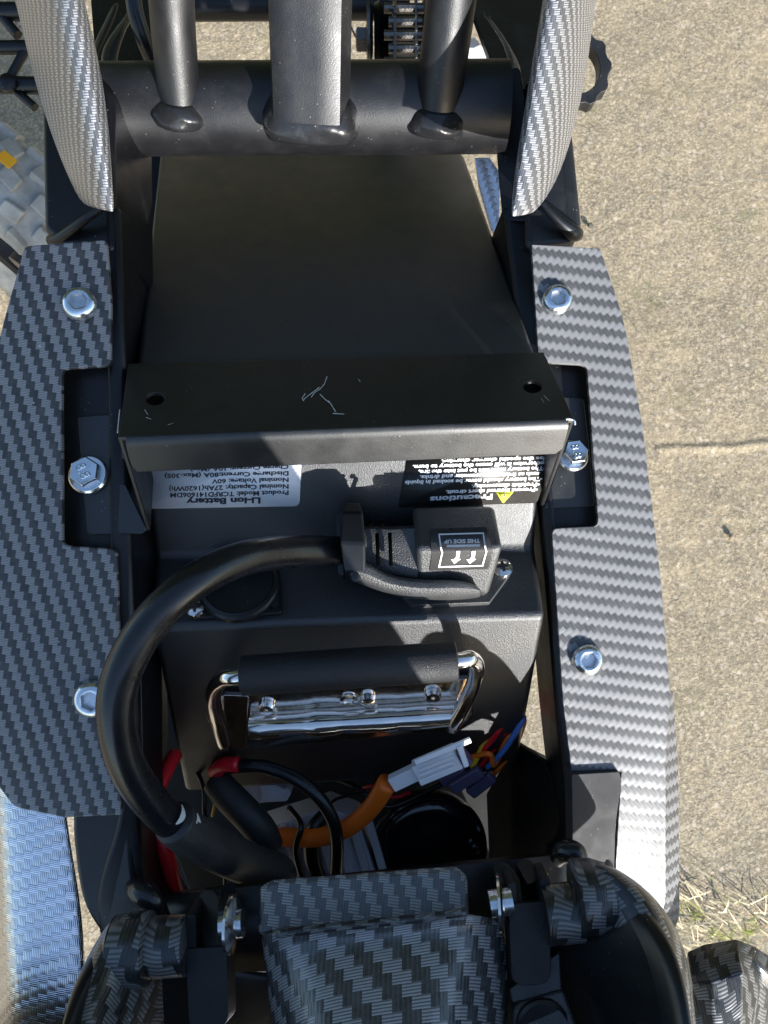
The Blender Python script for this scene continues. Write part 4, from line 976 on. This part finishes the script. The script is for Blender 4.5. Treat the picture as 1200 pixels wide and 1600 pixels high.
# forks
def fork(o0, x0, y0, y1, w_, dd):
    pts = [(x0, y0, dd, 6), (x0 + w_, y0 - 4, dd, 6), (x0 + w_ + 4, y1, dd - .012, 22), (x0 + 6, y1 + 4, dd - .012, 22)]
    slab('hinge_fork', pts, .018, M['grip'], seat_o, r=6, bevel=.002, seg=3)
fork(0, 289, 1482, 1606, 64, .345)
fork(0, 794, 1412, 1538, 64, .352)
for x, y, d in ((290, 1432, .346), (338, 1424, .346), (792, 1382, .353), (844, 1374, .353)):
    slab('fork_cheek', [(x, y, d, 6), (x + 15, y - 3, d, 6), (x + 17, y + 62, d, 2), (x + 1, y + 62, d, 2)], .016, M['grip'], seat_o, r=5, bevel=.0012)
# central hump with the raised lip
loft('pan_hump', [
    [(402, 1462, .350), (440, 1452, .342), (520, 1444, .341), (600, 1436, .341), (680, 1428, .342), (742, 1424, .345), (775, 1436, .356)],
    [(405, 1475, .352), (440, 1462, .340), (520, 1454, .338), (600, 1446, .338), (680, 1438, .339), (742, 1434, .343), (790, 1440, .358)],
    [(408, 1500, .354), (442, 1480, .342), (520, 1470, .340), (600, 1463, .340), (680, 1455, .341), (742, 1450, .346), (795, 1470, .360)],
    [(412, 1540, .352), (445, 1520, .336), (520, 1505, .332), (600, 1498, .332), (680, 1492, .333), (742, 1490, .339), (800, 1510, .358)],
    [(418, 1600, .348), (455, 1580, .326), (520, 1565, .320), (600, 1560, .320), (680, 1556, .321), (735, 1556, .330), (800, 1590, .355)],
    [(430, 1700, .340), (465, 1680, .31), (520, 1670, .303), (600, 1665, .303), (680, 1665, .304), (730, 1670, .315), (800, 1700, .35)]],
    M['carb_hump'], seat_o, solid=.003, sub=2, uvrot=R(-5))
tube('hump_lip', [(432, 1459, .338), (520, 1449, .337), (600, 1441, .337), (680, 1432, .338), (728, 1424, .340)], .0019, M['carb_warp'], seat_o, seg=10, smooth=180)
slab('pan_ledge', [(795, 1545, .350, 0), (874, 1486, .352, 0), (878, 1552, .346, 0), (800, 1568, .346, 0)], .006, M['grey'] if False else M['plug'], seat_o, bevel=.001)
slab('pan_boss', [(800, 1568, .345, 20), (880, 1545, .345, 10), (915, 1640, .335, 0), (800, 1680, .335, 0)], .01, M['plug'], seat_o, r=6, bevel=.002)
lathe('pan_recess', P(848, 1604, .3425), Vector((0, .1, 1)), [(.0125, 0), (.0125, .002), (.0112, .003), (.0105, .0012), (.001, .0012)], M['plastic'], seat_o, seg=32)
# wing on the right of the seat
loft('seat_wing', [
    [(1066, 1530, .44), (1074, 1486, .424), (1100, 1474, .418), (1150, 1466, .418), (1180, 1478, .420), (1240, 1516, .428)],
    [(1070, 1560, .43), (1078, 1512, .412), (1104, 1506, .406), (1152, 1494, .406), (1184, 1506, .412), (1250, 1560, .42)],
    [(1076, 1600, .42), (1082, 1536, .404), (1112, 1534, .398), (1160, 1520, .398), (1190, 1534, .412), (1256, 1600, .43)],
    [(1082, 1680, .41), (1088, 1640, .400), (1116, 1640, .392), (1160, 1636, .392), (1172, 1650, .412), (1256, 1700, .43)]],
    M['carb_warp'], seat_o, solid=.003, bevel=.004, seg=4, smooth=60)
loft('seat_wing', [  # added left wing, out of frame, shaped to keep sun off the lower fairing
    [(230, 1660, .46), (20, 1650, .46), (-60, 1650, .46), (-160, 1660, .46), (-240, 1720, .46)],
    [(230, 1690, .37), (20, 1650, .37), (-60, 1640, .37), (-160, 1660, .37), (-240, 1720, .37)],
    [(230, 1710, .345), (20, 1670, .35), (-60, 1670, .35), (-160, 1690, .35), (-240, 1740, .35)]],
    M['carb_warp'], seat_o, solid=.003, sub=2)
# cushion: rises towards the photographer, out of frame
def cushion():
    V, Fc = [], []; m = 14
    st_ = [(-.360, -.246, -.148, .118, .040), (-.30, -.250, -.152, .136, .06), (-.24, -.258, -.145, .146, .075), (-.16, -.262, -.142, .148, .08), (-.09, -.262, -.140, .146, .08), (-.035, -.262, -.130, .142, .08), (-.012, -.26, -.11, .125, .06)]
    for z, y, xl, xr, th in st_:
        for j in range(m):
            a = 2 * math.pi * j / m; cx = (xl + xr) / 2; rx = (xr - xl) / 2
            c_, s_ = math.cos(a), math.sin(a); f = (abs(c_) ** 4 + abs(s_) ** 4) ** (-.25)
            V.append(Vector((cx + rx * c_ * f, y - th / 2 + th / 2 * s_ * f, z)))
    n = len(st_)
    for i in range(n - 1):
        for j in range(m): k = (j + 1) % m; Fc.append((i * m + j, i * m + k, (i + 1) * m + k, (i + 1) * m + j))
    Fc += [tuple(range(m))[::-1], tuple((n - 1) * m + j for j in range(m))]
    make('cushion', V, Fc, M['grip'], seat_o, sub=2)
cushion()

# ------------------------------------------------------------------ behind the cross tube
tube('frame_bar', [(290, 10, .62), (640, 8, .62)], .011, M['frame'], bike, smooth_path=False)
slab('swingarm_plate', [(135, -80, .56), (235, -80, .54), (235, 120, .50), (150, 120, .50)], .006, M['frame'], bike, bevel=.001)
slab('swingarm_plate', [(735, -60, .56), (870, -60, .56), (870, 60, .52), (835, 140, .50), (780, 130, .50), (740, 20, .53)], .006, M['frame'], bike, bevel=.001)
loft('folded_strut', [[(176, 0, .50), (182, 0, .492), (192, 0, .498)], [(158, 40, .49), (166, 42, .482), (178, 44, .488)], [(140, 70, .48), (150, 74, .472), (158, 78, .478)], [(138, 112, .47), (148, 112, .462), (152, 112, .468)]], M['bracket'], bike, solid=.003, sub=1)
loft('folded_strut', [[(205, -10, .48), (212, -6, .47), (222, -2, .48)], [(198, 20, .475), (206, 22, .465), (214, 24, .475)], [(178, 40, .47), (190, 44, .460), (200, 44, .47)], [(155, 72, .46), (166, 86, .45), (186, 90, .46)], [(152, 104, .455), (170, 104, .448), (188, 104, .46)]], M['bracket'], bike, solid=.003, sub=1)
loft('folded_strut', [[(745, 20, .49), (755, 16, .482), (765, 24, .49)], [(775, 52, .48), (785, 50, .472), (792, 62, .48)], [(790, 85, .475), (800, 82, .465), (812, 92, .475)], [(790, 110, .47), (806, 118, .46), (822, 118, .47)]], M['bracket'], bike, solid=.004, sub=1)
slab('inner_plate', [(728, 60, .545), (742, 58, .545), (778, 104, .545), (776, 122, .545), (722, 122, .545)], .004, M['grey'], bike, bevel=.0005)
tube('cable_conduit', [(205, -40, .45), (212, 20, .455), (228, 70, .465), (245, 110, .48)], .005, M['rubber'], bike, seg=12)
# sprocket and chain
hubc = P(645, 70, .60)
lathe('chainwheel_guard', P(573, 55, .60), Vector((1, 0, 0)), [(.020, 0), (.026, .001), (.026, .003), (.012, .005)], M['steel'], bike, seg=36)
lathe('axle_nut', P(556, 62, .60), Vector((1, 0, 0)), [(.006, 0), (.0095, .001), (.0095, .008), (.014, .009), (.014, .012)], M['steel'], bike, seg=6)
lathe('hub', P(585, 60, .61), Vector((1, 0, 0)), [(.024, 0), (.026, .004), (.018, .012), (.018, .035), (.03, .04)], M['frame'], bike, seg=36)
def sprocket():
    V, Fc = [], []; n = 36; c = P(612, 60, .61)
    f, b = [], []
    for k in range(n * 2):
        a = math.pi * k / n; r = .052 if k % 2 else .047; f.append(c + Vector((0, math.cos(a) * r, math.sin(a) * r))); b.append(f[-1] + Vector((.003, 0, 0)))
    g = prism_geo(f, b); make('sprocket', g[0], g[1], M['steel'], bike)
sprocket()
for k in range(11):
    y = -60 + k * 21; d = .565
    for x in (617, 650):
        c = P(x, y, d); g = box_geo(c, Vector((1, 0, 0)), Vector((0, 1, 0)), Z, .0022, .0085, .008)
        make('chain_link', g[0], g[1], M['steel'], bike, bevel=.0008)
    A, B = P(600 if k % 2 else 607, y + 10, d), P(667 if k % 2 else 660, y + 10, d)
    V, Fc, U = tube_geo([A, B], .0036, 10); make('chain_pin', V, Fc, M['steel'], bike)
tube('cotter_pin', [(545, 35, .575), (553, 52, .575), (556, 58, .58)], .0008, M['steel'], bike, seg=6)
slab('chain_cover', [(665, -40, .55), (735, -40, .55), (728, 120, .56), (660, 120, .56)], .004, M['dark'], bike)

# serrated footpeg at the right, barred footpeg at the left
def peg_ring():
    c = P(907, 106, .56); V, f, b = [], [], []; n = 40; F1, F2 = [], []
    o_, i_ = [], []
    for k in range(n):
        a = 2 * math.pi * k / n; r = .0212 + (.0022 if k % 4 < 2 else 0)
        o_.append(c + Vector((math.cos(a) * r, math.sin(a) * r * 1.22, 0))); i_.append(c + Vector((math.cos(a) * .0145, math.sin(a) * .0150 * 1.22, 0)))
    dn = Vector((0, 0, -.012)); V = o_ + i_ + [v + dn for v in o_] + [v + dn for v in i_]
    Fc = []
    for k in range(n):
        q = (k + 1) % n; Fc += [(k, q, n + q, n + k), (2 * n + k, 2 * n + q, q, k), (n + k, n + q, 3 * n + q, 3 * n + k), (3 * n + k, 3 * n + q, 2 * n + q, 2 * n + k)]
    make('footpeg', V, Fc, M['tube'], bike, bevel=.0006)
    tube('footpeg_stem', [(840, 108, .57), (895, 108, .57)], .006, M['frame'], bike, smooth_path=False)
peg_ring()
def left_peg():
    d = .60
    o = tube('footpeg', [(-30, 18, d), (70, 18, d)], .0068, M['frame'], bike, smooth_path=False)
    for pts, r in (([(-30, 74, d), (70, 74, d)], .0052), ([(-30, 132, d), (70, 134, d)], .0065), ([(0, 22, d), (28, 55, d)], .004), ([(8, 134, d), (40, 78, d)], .0035), ([(16, 134, d), (55, 168, d)], .0035)):
        tube('footpeg_bar', pts, r, M['frame'], o, smooth_path=False, seg=12)
    lathe('footpeg_stud', P(14, 132, d - .006), Z, [(.007, 0), (.007, .004), (.004, .006)], M['frame'], o, seg=14)
left_peg()

# ------------------------------------------------------------------ wheel behind the left shroud
def wheel():
    t = thing('knobby_wheel', 'pale dusty knobby tyre with a small orange mark at the left edge', 'wheel', ground_at(-160, 260))
    m, nt, b = mat_new('dusty_tyre'); co = obj_co(nt)
    c = mixc(nt, mapr(nt, noise(nt, co, 35, 5, .6), .35, .65, 0, 1), (.24, .235, .215), (.42, .41, .38)); nt.links.new(c, b.inputs['Base Color']); b.inputs['Roughness'].default_value = .5
    bump(nt, b, noise(nt, co, 300, 3), .4, .001)
    top = MC @ P(20, 245, .70)
    dirv = Vector((math.cos(R(-36)), math.sin(R(-36)), 0)); side = Vector((dirv.y, -dirv.x, 0))
    Rw = .235; c0 = top + dirv * (-.165) ; c0.z = Rw + .045
    rt = .048; V, Fc = [], []; n, mm = 72, 20
    for i in range(n):
        a = 2 * math.pi * i / n; rad = dirv * math.cos(a) + Vector((0, 0, 1)) * math.sin(a)
        for j in range(mm):
            q = 2 * math.pi * j / mm; V.append(c0 + rad * (Rw - .0 + rt * math.cos(q) * .85) + side * (rt * math.sin(q)))
    for i in range(n):
        for j in range(mm): Fc.append((i * mm + j, i * mm + (j + 1) % mm, ((i + 1) % n) * mm + (j + 1) % mm, ((i + 1) % n) * mm + j))
    tyre = make('tyre', V, Fc, m, t, cspace=False)
    g = []
    for i in range(44):
        a = 2 * math.pi * i / 44
        for q, sz in ((-62, 1.1), (-30, 1), (0, 1), (30, 1), (62, 1.1)):
            aa = a + (math.pi / 44 if q in (-30, 30) else 0); qr = R(q)
            rad = dirv * math.cos(aa) + Vector((0, 0, 1)) * math.sin(aa); tan = -dirv * math.sin(aa) + Vector((0, 0, 1)) * math.cos(aa)
            nn = (rad * math.cos(qr) * .85 + side * math.sin(qr)).normalized(); bb = tan.cross(nn)
            c = c0 + rad * (Rw + rt * math.cos(qr) * .85) + side * rt * math.sin(qr)
            g.append(box_geo(c, (tan + bb * random.uniform(-.25, .25)).normalized(), bb, nn, .022 * sz, .018, .010))
    V, Fc = join_geo(g); make('tread_knobs', V, Fc, m, tyre, cspace=False, kind='stuff', bevel=.0022, seg=2)
    # rim and spokes
    V, Fc = [], []
    for i in range(n):
        a = 2 * math.pi * i / n; rad = dirv * math.cos(a) + Vector((0, 0, 1)) * math.sin(a)
        for j, (dr_, ds) in enumerate(((-.035, -.02), (-.035, .02), (-.05, .014), (-.05, -.014))): V.append(c0 + rad * (Rw + dr_) + side * ds)
    for i in range(n):
        for j in range(4): Fc.append((i * 4 + j, i * 4 + (j + 1) % 4, ((i + 1) % n) * 4 + (j + 1) % 4, ((i + 1) % n) * 4 + j))
    rim = make('rim', V, Fc, M['frame'], t, cspace=False)
    V, Fc = lathe_geo(c0 - side * .03, side, [(.02, 0), (.02, .06)], 20); hub_ = make('wheel_hub', V, Fc, M['steel'], t, cspace=False)
    for i in range(12):
        a = 2 * math.pi * i / 12; rad = dirv * math.cos(a) + Vector((0, 0, 1)) * math.sin(a)
        V, Fc, U = tube_geo([c0 + rad * .02, c0 + rad * (Rw - .045)], .0025, 6); make('spoke', V, Fc, M['steel'], t, cspace=False)
    # orange mark on the sidewall
    best = None
    aa, qq = None, None
    bm_ = None
    for ia in range(0, 360, 2):
        for iq in range(-90, 91, 3):
            a, q = R(ia), R(iq); rad = dirv * math.cos(a) + Vector((0, 0, 1)) * math.sin(a)
            p = c0 + rad * (Rw + rt * math.cos(q) * .85) + side * rt * math.sin(q); nn = (rad * math.cos(q) * .85 + side * math.sin(q)).normalized()
            if nn.z < .2: continue
            pr = project(MCI @ p); e = (pr[0] - 5) ** 2 + (pr[1] - 250) ** 2
            if best is None or e < best[0]: best = (e, p, nn, -dirv * math.sin(a) + Vector((0, 0, 1)) * math.cos(a))
    _, p, nn, tan = best; bb = tan.cross(nn).normalized()
    V, Fc = box_geo(p + nn * .0075, tan, bb, nn, .016, .013, .0015); make('orange_mark', V, Fc, M['amber'], tyre, cspace=False, bevel=.0004)
wheel()
